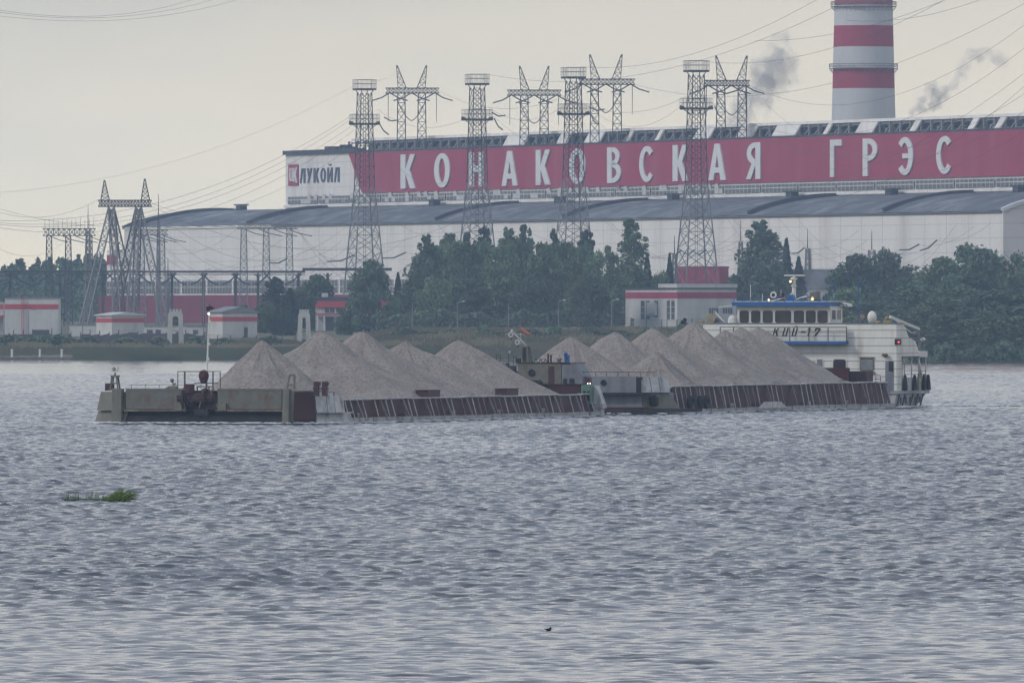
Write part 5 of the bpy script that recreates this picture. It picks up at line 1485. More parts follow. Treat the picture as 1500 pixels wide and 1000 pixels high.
# stern corner: green box, red stack, white plates
sy_ = Lb
m = MB(); p0 = A.yl(852, 592, sy_-1.2); p1 = A.yl(866, 592, sy_-1.2); m.box(p0[0], p1[0], sy_-1.4, sy_+.6, .95, 2.55); gb = m.build('green_cabinet', M['green'], b1o, bevel=.06)
m = MB(); m.box(p0[0]+.2, p0[0]+.38, sy_-1.46, sy_-1.41, 1.3, 2.1); m.box(p0[0]+.55, p0[0]+.73, sy_-1.46, sy_-1.41, 1.3, 2.1); m.build('vent', M['dark'], gb)
v = A.yl(859, 555, sy_); v2 = A.yl(867, 555, sy_); m = MB(); m.box(v[0], v2[0], sy_-.6, sy_, 2.56, 3.15); sk = m.build('lamp_box', M['maroon'], b1o)
for px in (861, 864.5): MB().sphere(A.yl(px, 561.5, sy_-.62), .045, 8, 6).build('lamp', M['lampw'], sk)
v = A.yl(867, 570, sy_-.2)[0]
m = MB(); m.prism([(v, 2.5), (v+.45, 2.5), (v+1.0, 1.0), (v+.15, 1.0)], 'y', sy_-.5, sy_+.5); m.box(v+.1, v+1.05, sy_-.6, sy_+.6, .7, .95); m.box(v+.2, v+.85, sy_-.5, sy_+.5, -.3, .69); m.build('stern_guard', M['scuffed'], b1o)

# ---- second barge
b2o = shipempty('gravel_barge', Bf, 'second barge behind the small deckhouse, loaded with tightly packed gravel heaps up to the pusher', 'barge', 'gravel barges coupled in line')
WID = 17.6
L2 = 75.5; C2 = 1.7
MB().prism([(-C2+.6, -1.2), (.4, C2-1.0), (.0, 6), (0, L2), (-WID, L2), (-WID, C2), (-WID+C2, -1.2)], 'z', -1.2, .40).build('hull', M['wet'], b2o)
MB().prism([(-C2, 3), (-1.6, 5), (-1.6, L2-2), (-WID+1.6, L2-2), (-WID+1.6, 5), (-WID+C2, 3)], 'z', .405, .9).build('hold_floor', M['rust'], b2o)
barge_side(b2o, 5.5, L2, 2.25, .66, .405, 9, 1.55, 5)
gravel_bed(b2o, 5.7, L2-3, 2.1, .85, 4)
def bp(px, py, y=0): return Bf.yl(px, py, y)
xr = bp(941, 577)[0]; xm = bp(852, 577)[0]; xll = -WID+C2
# lower bow: grey plating with dark red boot, overhanging shelf
MB().box(xll, xr, -.05, .3, .62, 1.62).build('bow_plating', M['hullgrey'], b2o)
MB().box(xll, xr+.4, -.12, .4, -.4, .60).build('boot_topping', M['red'], b2o)
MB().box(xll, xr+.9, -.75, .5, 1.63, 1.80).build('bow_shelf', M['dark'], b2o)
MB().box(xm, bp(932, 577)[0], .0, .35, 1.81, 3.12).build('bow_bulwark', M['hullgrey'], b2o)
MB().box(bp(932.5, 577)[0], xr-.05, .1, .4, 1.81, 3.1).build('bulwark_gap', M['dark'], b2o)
MB().box(xll, xm-.02, -.4, .35, 1.81, 2.5).build('bow_bulwark', M['red'], b2o)
MB().prism([(xll, .4), (xr, .4), (.0, C2+.6), (-.6, 5.6), (-WID+.6, 5.6), (-WID, C2+.6)], 'z', .5, 1.80).build('fore_hull', M['hullgrey'], b2o)
MB().prism([(xll, .4), (xr, .4), (-.5, C2+.6), (-1.0, 5.6), (-WID+1.0, 5.6), (-WID+.5, C2+.6)], 'z', 1.81, 2.35).build('foredeck', M['rust'], b2o)
def cp(t, z, out=0): return (xr+(0.05-xr)*t+out*.7, (C2+.5)*t-out*.7, z)
for t0, t1 in ((.0, .3), (.32, .62), (.64, .98)):
    pts = [cp(t0, 1.82, .15), cp(t1, 1.82, .15), cp(t1, 3.12, -.28), cp(t0, 3.12, -.2), cp(t0, 1.82, -.2), cp(t1, 1.82, -.2), cp(t1, 3.12, -.6), cp(t0, 3.12, -.6)]
    MB().add(pts, [(0,1,2,3),(7,6,5,4),(0,4,5,1),(1,5,6,2),(2,6,7,3),(3,7,4,0)]).build('bow_plate', M['scuffed'], b2o)
pts = [cp(0, .5, .1), cp(1.25, .5, .55), cp(1.0, 1.6, .1), cp(0, 1.6, .1), cp(0, .5, -.3), cp(1.25, .5, -.3), cp(1.0, 1.6, -.4), cp(0, 1.6, -.3)]
MB().add(pts, [(0,1,2,3),(7,6,5,4),(0,4,5,1),(1,5,6,2),(2,6,7,3),(3,7,4,0)]).build('lower_plate', M['cream'], b2o)
v = Vector(cp(.35, 1.15, .35)); m = MB(); m.box(v.x-.38, v.x+.38, v.y-.3, v.y+.2, v.z-.45, v.z+.4); m.build('hawse_hole', M['dark'], b2o, bevel=.15)
pts = [cp(-.1, .2, .2), cp(2.0, .2, .7), cp(2.0, .48, .7), cp(-.1, .48, .2), cp(-.1, .2, -.3), cp(2.0, .2, -.3), cp(2.0, .48, -.3), cp(-.1, .48, -.3)]
MB().add(pts, [(0,1,2,3),(7,6,5,4),(0,4,5,1),(1,5,6,2),(2,6,7,3),(3,7,4,0)]).build('bow_ledge', M['wet'], b2o)
m = MB(); v = bp(884, 560.5); m.torus((v[0], -.03, v[2]), .2, .06, 'y', 14, 6); m.tube((v[0], -.02, v[2]), (v[0], .0, v[2]), .2, .2, 14); m.build('porthole', M['dark'], b2o)
m = MB()
for px in (855, 872, 888, 905, 921, 938, 958): v = bp(px, 552, .3); m.bar((v[0], .3, 3.1), (v[0], .3, 3.5), .04)
m.bar((bp(851, 552, .3)[0], .3, 3.5), (bp(962, 552, .3)[0], .3, 3.47), .045); m.build('railing', M['maroon'], b2o)
# fenders by the first ribs
for px in (1011, 1026, 1034): v = Bf.xl(px, 590, .1); m = MB(); m.torus((.12, v[1], .95), .42, .2, 'x', 14, 8); m.build('tyre_fender', M['tyre'], b2o)
# deckhouse on the fore end
dx0, dx1, dx2 = bp(758, 560, -.6)[0], bp(822, 560, -.6)[0], bp(843, 560, -.6)[0]
DZ = 4.2
dh = MB().box(dx0, dx1, -.6, 2.2, 2.51, DZ).build('deckhouse', M['yellowish'], b2o)
MB().prism([(dx1+.02, 2.51), (dx1+.02, DZ-.05), (dx2, DZ-.05), (bp(853, 553, -.6)[0], 3.15), (bp(853, 553, -.6)[0], 2.51)], 'y', -.55, 2.1).build('deckhouse_wing', M['hullgrey'], b2o)
MB().box(dx0-.05, dx2+.05, -.66, 2.25, DZ+.01, DZ+.08).build('roof', M['dark'], dh)
v = bp(779, 546, -.62); m = MB(); m.torus((v[0], -.63, v[2]), .26, .05, 'y', 14, 6); m.tube((v[0], -.62, v[2]), (v[0], -.6, v[2]), .25, .25, 14); m.build('porthole', M['dark'], dh)
MB().box(bp(803.5, 0, -.6)[0], bp(811.5, 0, -.6)[0], -.66, -.6, 2.55, DZ-.25).build('door', M['maroon'], dh)
v = bp(780, 560, -.9); m = MB(); m.torus((v[0], -.85, v[2]), .62, .22, 'y', 20, 8, .22); m.box(v[0]-.7, v[0]+.7, -.98, -.72, v[2]-.2, v[2]+.2); m.build('long_fender', M['tyre'], b2o, smooth=True)
for a, b in ((825, 830), (834, 841)): MB().box(bp(a, 563, -.6)[0], bp(b, 563, -.6)[0], -.62, -.56, 2.55, 2.95).build('vent', M['dark'], dh)
# faded lettering marks on the wing
m = MB()
for i, px in enumerate((826, 829.5, 833, 837, 841)):
    v = bp(px, 550, -.6)[0]; m.box(v-.05, v+.05, -.585, -.56, 3.35, 3.95-.04*i)
m.box(bp(827, 0, -.6)[0], bp(844, 0, -.6)[0], -.585, -.56, 3.08, 3.12); m.build('faded_marks', M['hullgrey'], dh)
# gear on the deckhouse roof
m = MB(); v0, v1 = bp(765, 530, .3), bp(774, 530, .3)
m.prism([(v0[0]-.05, DZ+.08), (v1[0]+.1, DZ+.08), (v1[0], DZ+1.4), (v0[0]+.08, DZ+1.4)], 'y', 0, .7); m.bar((v1[0]+.35, .3, DZ), (v1[0]+.1, .3, DZ+1.4), .12); tr = m.build('mast_trunk', M['cream'], b2o)
MB().box(v0[0]+.12, v1[0]-.12, -.04, -.01, DZ+.15, DZ+1.3).build('trunk_door', M['dark'], tr)
m = MB(); a = Vector(bp(771, 506, .3)); b = Vector(bp(750, 485, .3)); m.tube(a, b, .07, .06, 7); m.bar(b+Vector((-.6, 0, -.25)), b+Vector((1.2, 0, -.25)), .04); m.sphere(b, .14, 8, 6); boom = m.build('boom', M['scuffed'], b2o)
for px, py in ((748.5, 490), (758, 501)):
    v = Vector(bp(px, py, .25)); lamp_cluster(boom, 'floodlight', v, .21, (-.2, -1, 0), 'scuffed', inner='hullgrey')
m = MB(); v = Vector(bp(763, 504, .3)); t = Vector(bp(763, 482, .3)); m.tube(v, t, .03, .03, 6); wp = m.build('windsock_pole', M['scuffed'], b2o)
m = MB(); p = [Vector(bp(x, y, .3)) for x, y in ((763, 482), (768, 485.5), (773, 488.5), (777, 490))]
for i in range(3): m.tube(p[i], p[i+1], .20-.03*i, .17-.03*i, 10)
ws = m.build('windsock', M['orange'], wp)
m = MB()
for i in (1, 2): m.tube(p[i]-Vector((.02, 0, 0)), p[i]+Vector((.06, 0, -.03)), .185-.03*i, .18-.03*i, 10)
m.build('dark_band', M['dark'], ws)
m = MB(); v = bp(829, 530, .6); m.tube((v[0], .6, DZ), (v[0], .6, DZ+.6), .12, .16, 8); m.sphere((v[0]-.02, .6, DZ+.75), .17, 10, 8); m.box(v[0]+.18, v[0]+.3, .5, .7, DZ, DZ+.68); m.build('blue_horn', M['blue'], b2o)
m = MB()
for px, h in ((803, .7), (807, .6)): v = bp(px, 530, .4); m.tube((v[0], .4, DZ), (v[0], .4, DZ+h), .08, .08, 7); m.sphere((v[0], .4, DZ+h), .1, 8, 6)
m.build('vent_pipe', M['maroon'], b2o)
m = MB(); v = bp(819, 528, .8); m.tube((v[0], .8, DZ), (v[0], .8, DZ+.3), .16, .16, 10); m.tube((v[0], .8, DZ+.3), (v[0], .8, DZ+.42), .28, .24, 10); m.build('mushroom_vent', M['hullgrey'], b2o)
m = MB()
for px in (785, 792, 799): v = bp(px, 530, -.4); m.bar((v[0]-.2, -.4, DZ), (v[0], -.4, DZ+.33), .05); m.bar((v[0], -.4, DZ+.33), (v[0]+.2, -.4, DZ), .05)
m.box(bp(757, 0, .3)[0], bp(763, 0, .3)[0], 0, .5, DZ+.08, DZ+.4); m.bar((bp(782, 0, -.4)[0], -.4, DZ+.34), (bp(800, 0, -.4)[0], -.4, DZ+.34), .04)
m.build('roof_gear', M['dark'], b2o)
# left rails, boxes beside the deckhouse
m = MB()
for px, t in ((727, 519), (733, 519), (745, 516), (752, 521), (756, 521)): v = bp(px, t, .2); m.bar((v[0], .2, 2.4), v, .05)
for a, b, py in ((727, 733, 519), (745, 752, 516), (752, 757, 524), (743, 757, 536)): m.bar(bp(a, py, .2), bp(b, py, .2), .05)
m.build('ladder_rails', M['steeld'], b2o)
MB().box(bp(729, 0, .2)[0], bp(741, 0, .2)[0], .2, 1.4, 2.36, bp(735, 532, .2)[2]).build('locker', M['yellowish'], b2o)
m = MB(); m.box(bp(717, 0, .2)[0], bp(728, 0, .2)[0], .2, .9, 2.36, bp(720, 530, .2)[2]); m.box(bp(744, 0, .2)[0], bp(757, 0, .2)[0], .2, .6, 2.36, bp(735, 543, .2)[2]); v = bp(747, 541, -.1); m.tube((v[0]-.3, -.1, v[2]), (v[0]+.5, -.1, v[2]), .3, .3, 10); m.build('winch', M['dark'], b2o)
MB().sphere(bp(746.5, 516, .15), .12, 8, 6).build('lamp', M['scuffed'], b2o)
# stern machinery box
v0, v1 = Bf.xl(1227, 555, -2.0), Bf.xl(1272, 555, -2.0)
e0, e1 = Bf.yl(1222, 555, L2-1)[0], Bf.yl(1272, 555, L2-1)[0]
MB().box(e0, e1, L2-1.6, L2+.6, .6, 3.25).build('machinery_box', M['maroon'], b2o)
m = MB()
for i in range(14): xx = e0+(e1-e0)*(i+.5)/14; m.box(xx-.05, xx+.05, L2-1.68, L2-1.61, 2.2, 3.2)
m.build('box_stiffener', M['maroon'], b2o)
m = MB(); m.box(e0-.6, e0+1.6, L2-2.2, L2-1.7, 2.2, 3.55); m.build('hatch', M['red'], b2o)
m = MB(); v = Bf.yl(1060, 600, 0); 
y0_ = Bf.xl(1110, 597, .18)[1]; y1_ = Bf.xl(1152, 597, .18)[1]
m.prism([(y0_, .3), (y1_, .3), (y1_-2, .85), (y0_+2, .85)], 'x', .17, .24); m.build('side_guard', M['ribpale'], b2o)

# ---- gravel heaps: each one its own weathered cone standing in the hold
ZR = 1.8
def heap(fr, px, py, xl, yl, sl_px, sl_nx, sl_by, sl_fy, label, seed, wid, xin, y0, y1, zf=.95, tip=.3):
    Y = fr.o[1]+fr.s*xl+fr.c*yl
    zp = HC+(HOR-py)/F*Y
    rr = np.random.RandomState(seed)
    ph = rr.rand(8)*6.28
    n, m_ = 120, 60
    grabs = [(rr.uniform(-3.5, 3.5), rr.uniform(-3, 3), rr.uniform(-.30, .22), rr.uniform(.5, 1.3)) for _ in range(7)]
    vs = [(0, 0, zp-zf)]; fs = []
    for i in range(n):
        t = 2*math.pi*i/n; c, s_ = math.cos(t), math.sin(t)
        sx = sl_px if c > 0 else sl_nx; sy2 = sl_by if s_ > 0 else sl_fy     # slopes in tangent
        k = math.hypot(sx*c, sy2*s_)
        k *= 1+.04*math.sin(3*t+ph[0])+.03*math.sin(7*t+ph[1])+.015*math.sin(17*t+ph[2])
        if abs(c) > .05: k = max(k, (zp-ZR+.12)*abs(c)/((-xin-.15-xl) if c > 0 else (wid-xin-.15+xl)))
        rmax = (zp-.0-zf)/k
        lim = 1e9
        if c > 1e-6: lim = min(lim, (-xin-.15-xl)/c)
        if c < -1e-6: lim = min(lim, (-wid+xin+.15-xl)/c)
        if s_ > 1e-6: lim = min(lim, (y1-yl)/s_)
        if s_ < -1e-6: lim = min(lim, (y0-yl)/s_)
        rmax = min(rmax, lim)
        for j in range(1, m_+1):
            r = rmax*(j/m_)
            soft = math.sqrt(r*r+tip*tip)-tip
            rill = .07*math.sin(11*t+ph[3]+.5*math.sin(r))*min(1, r/2)+.03*math.sin(29*t+ph[4]+r*.7)*min(1, r/2)
            lump = .13*math.sin(c*r*1.1+ph[5])*math.sin(s_*r*1.3+ph[6])
            z = zp-zf-k*soft*(1.24-.24*r/rmax)+(rill+lump)*min(1, r/1.5)+rr.normal(0, .012)
            for gx, gy, ga, gs_ in grabs: z += ga*math.exp(-((c*r-gx)**2+(s_*r-gy)**2)/(2*gs_**2))
            vs.append((c*r, s_*r, max(z, -.05) if j < m_ else -.05))
    for i in range(n):
        i2 = (i+1) % n
        fs.append((0, 1+i*m_, 1+i2*m_))
        for j in range(m_-1): fs.append((1+i*m_+j, 1+i*m_+j+1, 1+i2*m_+j+1, 1+i2*m_+j))
    o = MB().add(vs, fs).build('gravel_heap', M['gravel'], smooth=True)
    o.location = fr.w(xl, yl, zf); o.rotation_euler = (0, 0, fr.rz)
    tag(o, label, 'gravel heap', 'gravel heaps carried by the barges')
HA = [(384, 499, .84, .95, .70, .80, 'gravel heap closest to the grey bow, the foremost and lowest on its left'),
      (467, 483, .62, .60, .75, .80, 'tallest heap of the leading barge, second from the bow'),
      (530, 486, .62, .60, .75, .80, 'third gravel heap from the bow, middle one on the leading barge'),
      (595, 497, .60, .60, .75, .80, 'fourth gravel heap from the bow'),
      (672, 498, .60, .58, .75, .75, 'last heap of the leading barge, left of the yellowish deckhouse')]
for i, (px, py, a, b, c, d, lb) in enumerate(HA):
    xl = -9.7; k = (px-750)/F
    yl = (k*(A.o[1]-A.s*0+A.s*xl) - A.o[0]-A.c*xl)/(-A.s-k*A.c)
    heap(A, px, py, xl, yl, a*.93, b, c, d, lb, 20+i, 19.36, .80, 3.5, 73)
ZR = 2.25
HB = [(837, 493.5, -10.4, .62, .60, .75, .85, 'heap directly behind the yellowish deckhouse'),
      (902, 486, -8.9, .64, .62, .80, .80, 'heap with a pale streak, above the grey bow wall'),
      (887, 490, -11.2, .7, .7, .9, .9, 'small shoulder heap leaning on the left of the streaked heap'),
      (954, 478, -8.9, .64, .60, .80, .80, 'broad heap in front of the white building'),
      (962, 517, -4.0, .64, .70, .9, .9, 'small low heap nearest the near rail of the second barge'),
      (1015, 473, -8.9, .64, .60, .80, .80, 'highest heap of the second barge, left of the wheelhouse'),
      (1062, 484, -9.2, .66, .62, .9, .9, 'lower lumpy heap between the highest heap and the last one'),
      (1086, 480, -9.4, .70, .66, .9, .9, 'lumpy shoulder heap under the left wheelhouse windows'),
      (1110, 476.5, -8.9, .62, .60, .80, .80, 'last gravel heap, hiding the first letters on the wheelhouse board')]
for i, (px, py, xl, a, b, c, d, lb) in enumerate(HB):
    k = (px-750)/F
    yl = (k*(Bf.o[1]+Bf.s*xl) - Bf.o[0]-Bf.c*xl)/(-Bf.s-k*Bf.c)
    heap(Bf, px, py, xl, yl, a*.95, b, c, d, lb, 40+i, 17.6, .85, 3.2, 73.5, zf=1.0, tip=.3)

# ---- pusher
pu = shipempty('pusher_tug', Pf, 'white pusher vessel with a blue-edged wheelhouse and horizontal siding behind the second barge', 'pusher tug')
def pp(px, py, y=0): return Pf.yl(px, py, y)
PW = 17.9
xl_ = pp(1025, 500)[0]
# hull: box with flared stern quarter
m = MB()
hs = [(-.25, 1.32), (-.25, -.8)]
pl = [(-PW, 0), (0, 0), (.05, 6), (.0, 10.5), (-1.2, 12.3), (-PW+1.2, 12.3), (-PW, 10.5)]
def ring_(sc, dy, z): return [(-PW/2+(x+PW/2)*sc, y if y < 1 else y-dy*(y/12.3), z) for x, y in pl]
r0 = ring_(.94, 4.5, -.8); r1 = ring_(.965, 3.2, .0); r2 = ring_(1.0, 0.2, 1.2)
n = len(pl); m.add(r0+r1+r2, [tuple(range(n-1, -1, -1)), tuple(range(2*n, 3*n))]+[(k*n+i, k*n+(i+1) % n, (k+1)*n+(i+1) % n, (k+1)*n+i) for k in (0, 1) for i in range(n)])
m.build('hull', M['scuffed'], pu)
m = MB(); m.prism([(-PW-.15, -.1), (.2, -.1), (.25, 6), (.2, 10.8), (-1.1, 12.6), (-PW+1.1, 12.6), (-PW-.15, 10.8)], 'z', 1.22, 1.48); m.build('rubbing_strake', M['plank'], pu)
m = MB()
for y in (1.2, 3.0, 4.6, 6.4, 8.0): m.box(.00, .06, y, y+.35, .35, .95)
m.build('freeing_port', M['dark'], pu)
for y in (.6, 2.6, 5.4, 7.2, 9.0): MB().bar((.10, y, 1.2), (-.12, y-.3, .05), .10).build('hull_frame', M['steeld'], pu)
# bulwark along the stern quarter with hanging tyres
m = MB(); m.box(-.15, 0, 1.8, 10.8, 1.5, 2.65); m.box(-PW, -PW+.15, 1.8, 10.8, 1.5, 2.65); m.prism([(0, 10.8), (-.15, 10.8), (-1.2, 12.2), (-1.1, 12.35)], 'z', 1.5, 2.65); m.build('bulwark', M['scuffed'], pu)
for y in (2.2, 5.6, 8.9, 10.4, 11.4):
    x = .22 if y < 10.9 else -.3
    m = MB(); m.prism([(y-.35, 1.5), (y+.45, 1.5), (y+.3, 2.2), (y-.1, 2.95), (y-.35, 2.2)], 'x', x-.15, x+.12); m.build('tyre_fender', M['tyre'], pu, bevel=.06)
m = MB(); m.bar((.05, 7.5, 1.5), (.05, 7.5, 3.0), .16); m.build('yellow_pipe', M['yellow'], pu)
# main deckhouse; upper storey overhangs aft with a slanted end
zu = pp(1313, 522)[2]; zt = pp(1313, 474.5)[2]
MB().box(-PW+.2, -.02, 0, 1.75, 1.49, zu).build('lower_deckhouse', M['siding'], pu)
MB().box(-PW+.2, -1.5, 1.76, 8.0, 1.49, zu-.01).build('aft_deckhouse', M['siding'], pu)
MB().prism([(0.0, zu+.01), (0.0, zt), (2.5, zt), (4.4, zt-1.2), (6.6, zt-1.5), (8.3, zu+.15), (8.3, zu+.01)], 'x', -PW+.2, -.02).build('upper_deckhouse', M['siding'], pu)
MB().box(-PW+.1, .08, -.06, 2.5, zt+.01, zt+.09).build('deck_edge', M['hullgrey'], pu)
m = MB(); m.box(-4.5, .0, 8.32, 10.9, zu-.08, zu+.45); m.build('canopy', M['white'], pu)
for y in (3.2, 5.7, 8.2, 10.7): MB().bar((-.12, y, 2.6), (-.12, y, zu), .10).build('canopy_post', M['white'], pu)
MB().bar((-.3, 8.5, zu), (-.3, 9.9, 2.6), .2).build('canopy_strut', M['white'], pu)
m = MB()
for h in (2.95, 3.2): m.bar((-.12, 3, h), (-.12, 10.8, h), .05)
m.build('aft_rail', M['steel'], pu)
for y in (2.3, 3.3, 6.0): MB().box(-1.52, -1.46, y, y+.7, 2.4, 4.2).build('window', M['glass'], pu)
MB().box(.0, .06, 2.0, 2.9, zu-.7, zu-.65).build('step', M['steel'], pu)
# front wall fittings
def rwin(x0, x1, z0, z1, y, m_='glass', frame='white', nm='window', par=None, r=.12):
    def rr_(a, b, c, d, r): return [(a+r, c), (b-r, c), (b, c+r), (b, d-r), (b-r, d), (a+r, d), (a, d-r), (a, c+r)]
    f = MB().prism(rr_(x0-.09, x1+.09, z0-.09, z1+.09, r+.05), 'y', y-.03, y+.01).build(nm, M[frame], par or pu)
    MB().prism(rr_(x0, x1, z0, z1, r), 'y', y-.06, y-.031).build('pane', M[m_], f)
    return f
rwin(pp(1221, 0)[0], pp(1239, 0)[0], pp(0, 541)[2], pp(0, 525)[2], -.03)
rwin(pp(1261, 0)[0], pp(1279, 0)[0], pp(0, 540)[2], pp(0, 525)[2], -.03, 'paleglass', 'yellowish', r=.04)
rwin(pp(1197, 0)[0], pp(1205, 0)[0], pp(0, 541)[2], pp(0, 525)[2], -.03, 'paleglass', r=.05)
MB().box(pp(1259, 0)[0], pp(1281, 0)[0], -.14, -.01, pp(0, 523)[2]-.0, pp(0, 521.5)[2]).box(pp(1258, 0)[0], pp(1282, 0)[0], -.14, -.01, pp(0, 545)[2], pp(0, 543)[2]).build('window_ledge', M['yellowish'], pu)
d_ = MB().box(pp(1297, 0)[0], pp(1309, 0)[0], -.04, .0, 1.5, pp(0, 527)[2]).build('door', M['hullgrey'], pu)
MB().box(pp(1302, 0)[0], pp(1308.5, 0)[0], -.07, -.042, pp(0, 542)[2], pp(0, 528)[2]).build('door_window', M['glass'], d_)
MB().prism([(-.02, 1.49), (-.02, 7.3), (-.3, 7.3), (-.3, 1.49)], 'x', -.35, .02).build('corner_pillar', M['white'], pu) if False else None
m = MB(); v = pp(1296, 520, -.2); m.sphere((v[0], -.2, v[2]), .25, 10, 6, (1.2, 1, .6)); m.build('bulkhead_lamp', M['rust'], pu)
nl = MB().box(pp(1311.5, 0)[0], pp(1320, 0, 0)[0], -.25, .1, pp(0, 504)[2], pp(0, 495.5)[2]).build('side_light_box', M['dark'], pu)
v = pp(1316.5, 501, -.27); MB().sphere((v[0], -.27, v[2]), .10, 8, 6).build('side_light', M['lampr'], nl)
m = MB()
for px in (1276.5, 1283, 1290): m.bar((pp(px, 0, -.6)[0], -.6, 1.5), (pp(px, 0, -.6)[0], -.6, pp(0, 549)[2]), .05)
for py in (549, 555): m.bar(pp(1276.5, py, -.6), pp(1290, py, -.6), .05)
m.build('deck_rail', M['steeld'], pu)
# balcony board with the name, blue ledge and rails
bx0, bx1 = pp(1074, 0, -.5)[0], pp(1240, 0, -.5)[0]
bzt, bzb = pp(0, 478, -.5)[2], pp(0, 499, -.5)[2]
MB().box(bx0, bx1, -.5, -.44, bzb, bzt+.05).build('name_board', M['white'], pu)
MB().box(pp(1140, 0, -.9)[0], bx1+.05, -.95, -.02, bzb-.24, bzb-.01).build('balcony_ledge', M['blue'], pu)
MB().box(bx0, bx1, -.43, -.02, bzb, bzb+.06).build('balcony_floor', M['steel'], pu)
m = MB()
for px in (1055, 1074.5, 1157, 1185, 1213, 1240): m.bar((pp(px, 0, -.9)[0], -.9, bzb-.05), (pp(px, 0, -.9)[0], -.9, pp(0, 478.5, -.9)[2]), .07)
m.bar(pp(1055, 479, -.9), pp(1240, 479, -.9), .06)
for py in (485, 492): m.bar(pp(1074, py, -.9), pp(1240, py, -.9), .03)
m.build('balcony_rail', M['steeld'], pu)
# lettering: slanted cursive strokes
def stroke_letters():
    def Lx(px): return pp(px, 0, -.53)[0]
    za, zb = pp(0, 491.5, -.53)[2], pp(0, 479.8, -.53)[2]
    H = zb-za; sh = .28
    def P(x, t): return (x+sh*H*t, za+H*t)
    def bar(m, x, t0, t1, w_): m.prism([P(x, t0), P(x+w_, t0), P(x+w_, t1), P(x, t1)], 'y', -.53, -.505)
    def hb(m, x0, x1, t0, t1, d=0): m.prism([P(x0, t0), P(x1, t0), P(x1, t1), P(x0, t1)], 'y', -.533-d, -.505)
    def diag(m, xa, ta, xb, tb, w_, d=.006): m.prism([P(xa, ta), P(xa+w_, ta), P(xb+w_, tb), P(xb, tb)], 'y', -.533-d, -.505)
    m = MB(); x = Lx(1131.5); bar(m, x, 0, 1, .10); diag(m, x+.10, .45, x+.34, 1, .10); diag(m, x+.18, .55, x+.34, 0, .13, .012); m.build('letter', M['black'], pu)
    for x in (Lx(1145.5), Lx(1159)):
        m = MB(); bar(m, x, 0, 1, .11); bar(m, x+.30, 0, 1, .11); diag(m, x+.07, .0, x+.22, .0, .01); hb(m, x+.09, x+.32, 0, .10); m.build('letter', M['black'], pu)
    x = Lx(1159); m = MB(); hb(m, x+.12, x+.32, 1.14, 1.22); m.build('letter_breve', M['black'], pu)
    x = Lx(1171.5); m = MB(); hb(m, x, x+.42, .42, .56); m.build('hyphen', M['black'], pu)
    x = Lx(1182.5); m = MB(); bar(m, x, 0, 1, .11); diag(m, x-.12, .76, x+.02, 1, .05); m.build('numeral', M['black'], pu)
    x = Lx(1192); m = MB(); hb(m, x-.04, x+.42, .80, 1.0); diag(m, x+.04, 0, x+.30, .80, .15); hb(m, x-.04, x+.06, .62, .80, .01); m.build('numeral', M['black'], pu)
stroke_letters()
# wheelhouse
wy = 1.0
wx0, wx1 = pp(1080, 0, wy)[0], pp(1216, 0, wy)[0]
wz0, wz1 = zt+.1, pp(0, 448.5, wy)[2]
whs = MB().box(wx0, wx1, wy, wy+4.2, wz0, wz1).build('wheelhouse', M['white'], pu)
for a, b in ((1083.5, 1097), (1100.5, 1114), (1117.5, 1132), (1135.5, 1159), (1163, 1178), (1180.5, 1195), (1197.5, 1212.5)):
    rwin(pp(a, 0, wy)[0], pp(b, 0, wy)[0], pp(0, 472.5, wy)[2], pp(0, 455, wy)[2], wy, par=whs)
for y0, y1 in ((wy+.6, wy+1.7), (wy+2.4, wy+3.6)):
    f = MB().box(wx1, wx1+.03, y0-.08, y1+.08, wz0+.25, wz1-.28).build('window', M['white'], whs)
    MB().box(wx1+.031, wx1+.06, y0, y1, wz0+.32, wz1-.36).build('pane', M['glass'], f)
m = MB(); m.box(wx0-.35, wx1+.1, wy-.55, wy+3.2, wz1+.02, wz1+.36); m.build('roof_edge', M['blue'], whs)
m = MB(); m.box(wx0-.2, wx1+.3, wy-.3, wy+4.4, wz1+.37, wz1+.44); m.build('roof', M['white'], whs)
m = MB(); m.prism([(wx1-.2, wz1-.02), (wx1+.5, wz1-.02), (wx1+.4, wz1+.22), (wx1-.2, wz1+.30)], 'y', wy+3.0, wy+6.0); m.build('roof_lip', M['white'], whs)
m = MB()
for i in range(12): xx = wx0-.2+(wx1-wx0)*i/11; m.bar((xx, wy-.4, wz1+.36), (xx, wy-.4, wz1+.70), .04)
m.bar((wx0-.2, wy-.4, wz1+.70), (wx1-.2, wy-.4, wz1+.70), .05); m.build('roof_rail', M['blue'], whs)
rz_ = wz1+.44
# mast
v = pp(1163, 440, wy+1); m = MB(); m.tube((v[0], wy+1, rz_), (v[0], wy+1, rz_+1.9), .20, .17, 10); m.tube((v[0], wy+1, rz_+1.3), (v[0], wy+1, rz_+1.4), .28, .28, 10); m.tube((v[0], wy+1, rz_+1.9), (v[0], wy+1, rz_+2.1), .32, .30, 12); ms = m.build('mast', M['white'], whs)
m = MB(); zz_ = pp(0, 405, wy+1)[2]; m.box(pp(1149, 0, wy+1)[0], pp(1178, 0, wy+1)[0], wy+.9, wy+1.12, zz_-.02, zz_+.10); m.bar((v[0], wy+1, rz_+2.0), (v[0], wy+1, zz_), .18); m.build('radar_bar', M['white'], whs)
def litlamp(px, py, y, r=.13):
    q = pp(px, py, y); r = r*.8; h = MB().tube((q[0], y, q[2]), (q[0], y+.3, q[2]), r*1.5, r*1.1, 10).build('lamp_housing', M['yellow'], whs)
    MB().sphere((q[0], y-.04, q[2]), r, 10, 8).build('lamp', M['lamp'], h)
litlamp(1158, 412.3, wy+.6); litlamp(1126, 439.5, wy-.1); litlamp(1190.3, 437.5, wy-.1, .16)
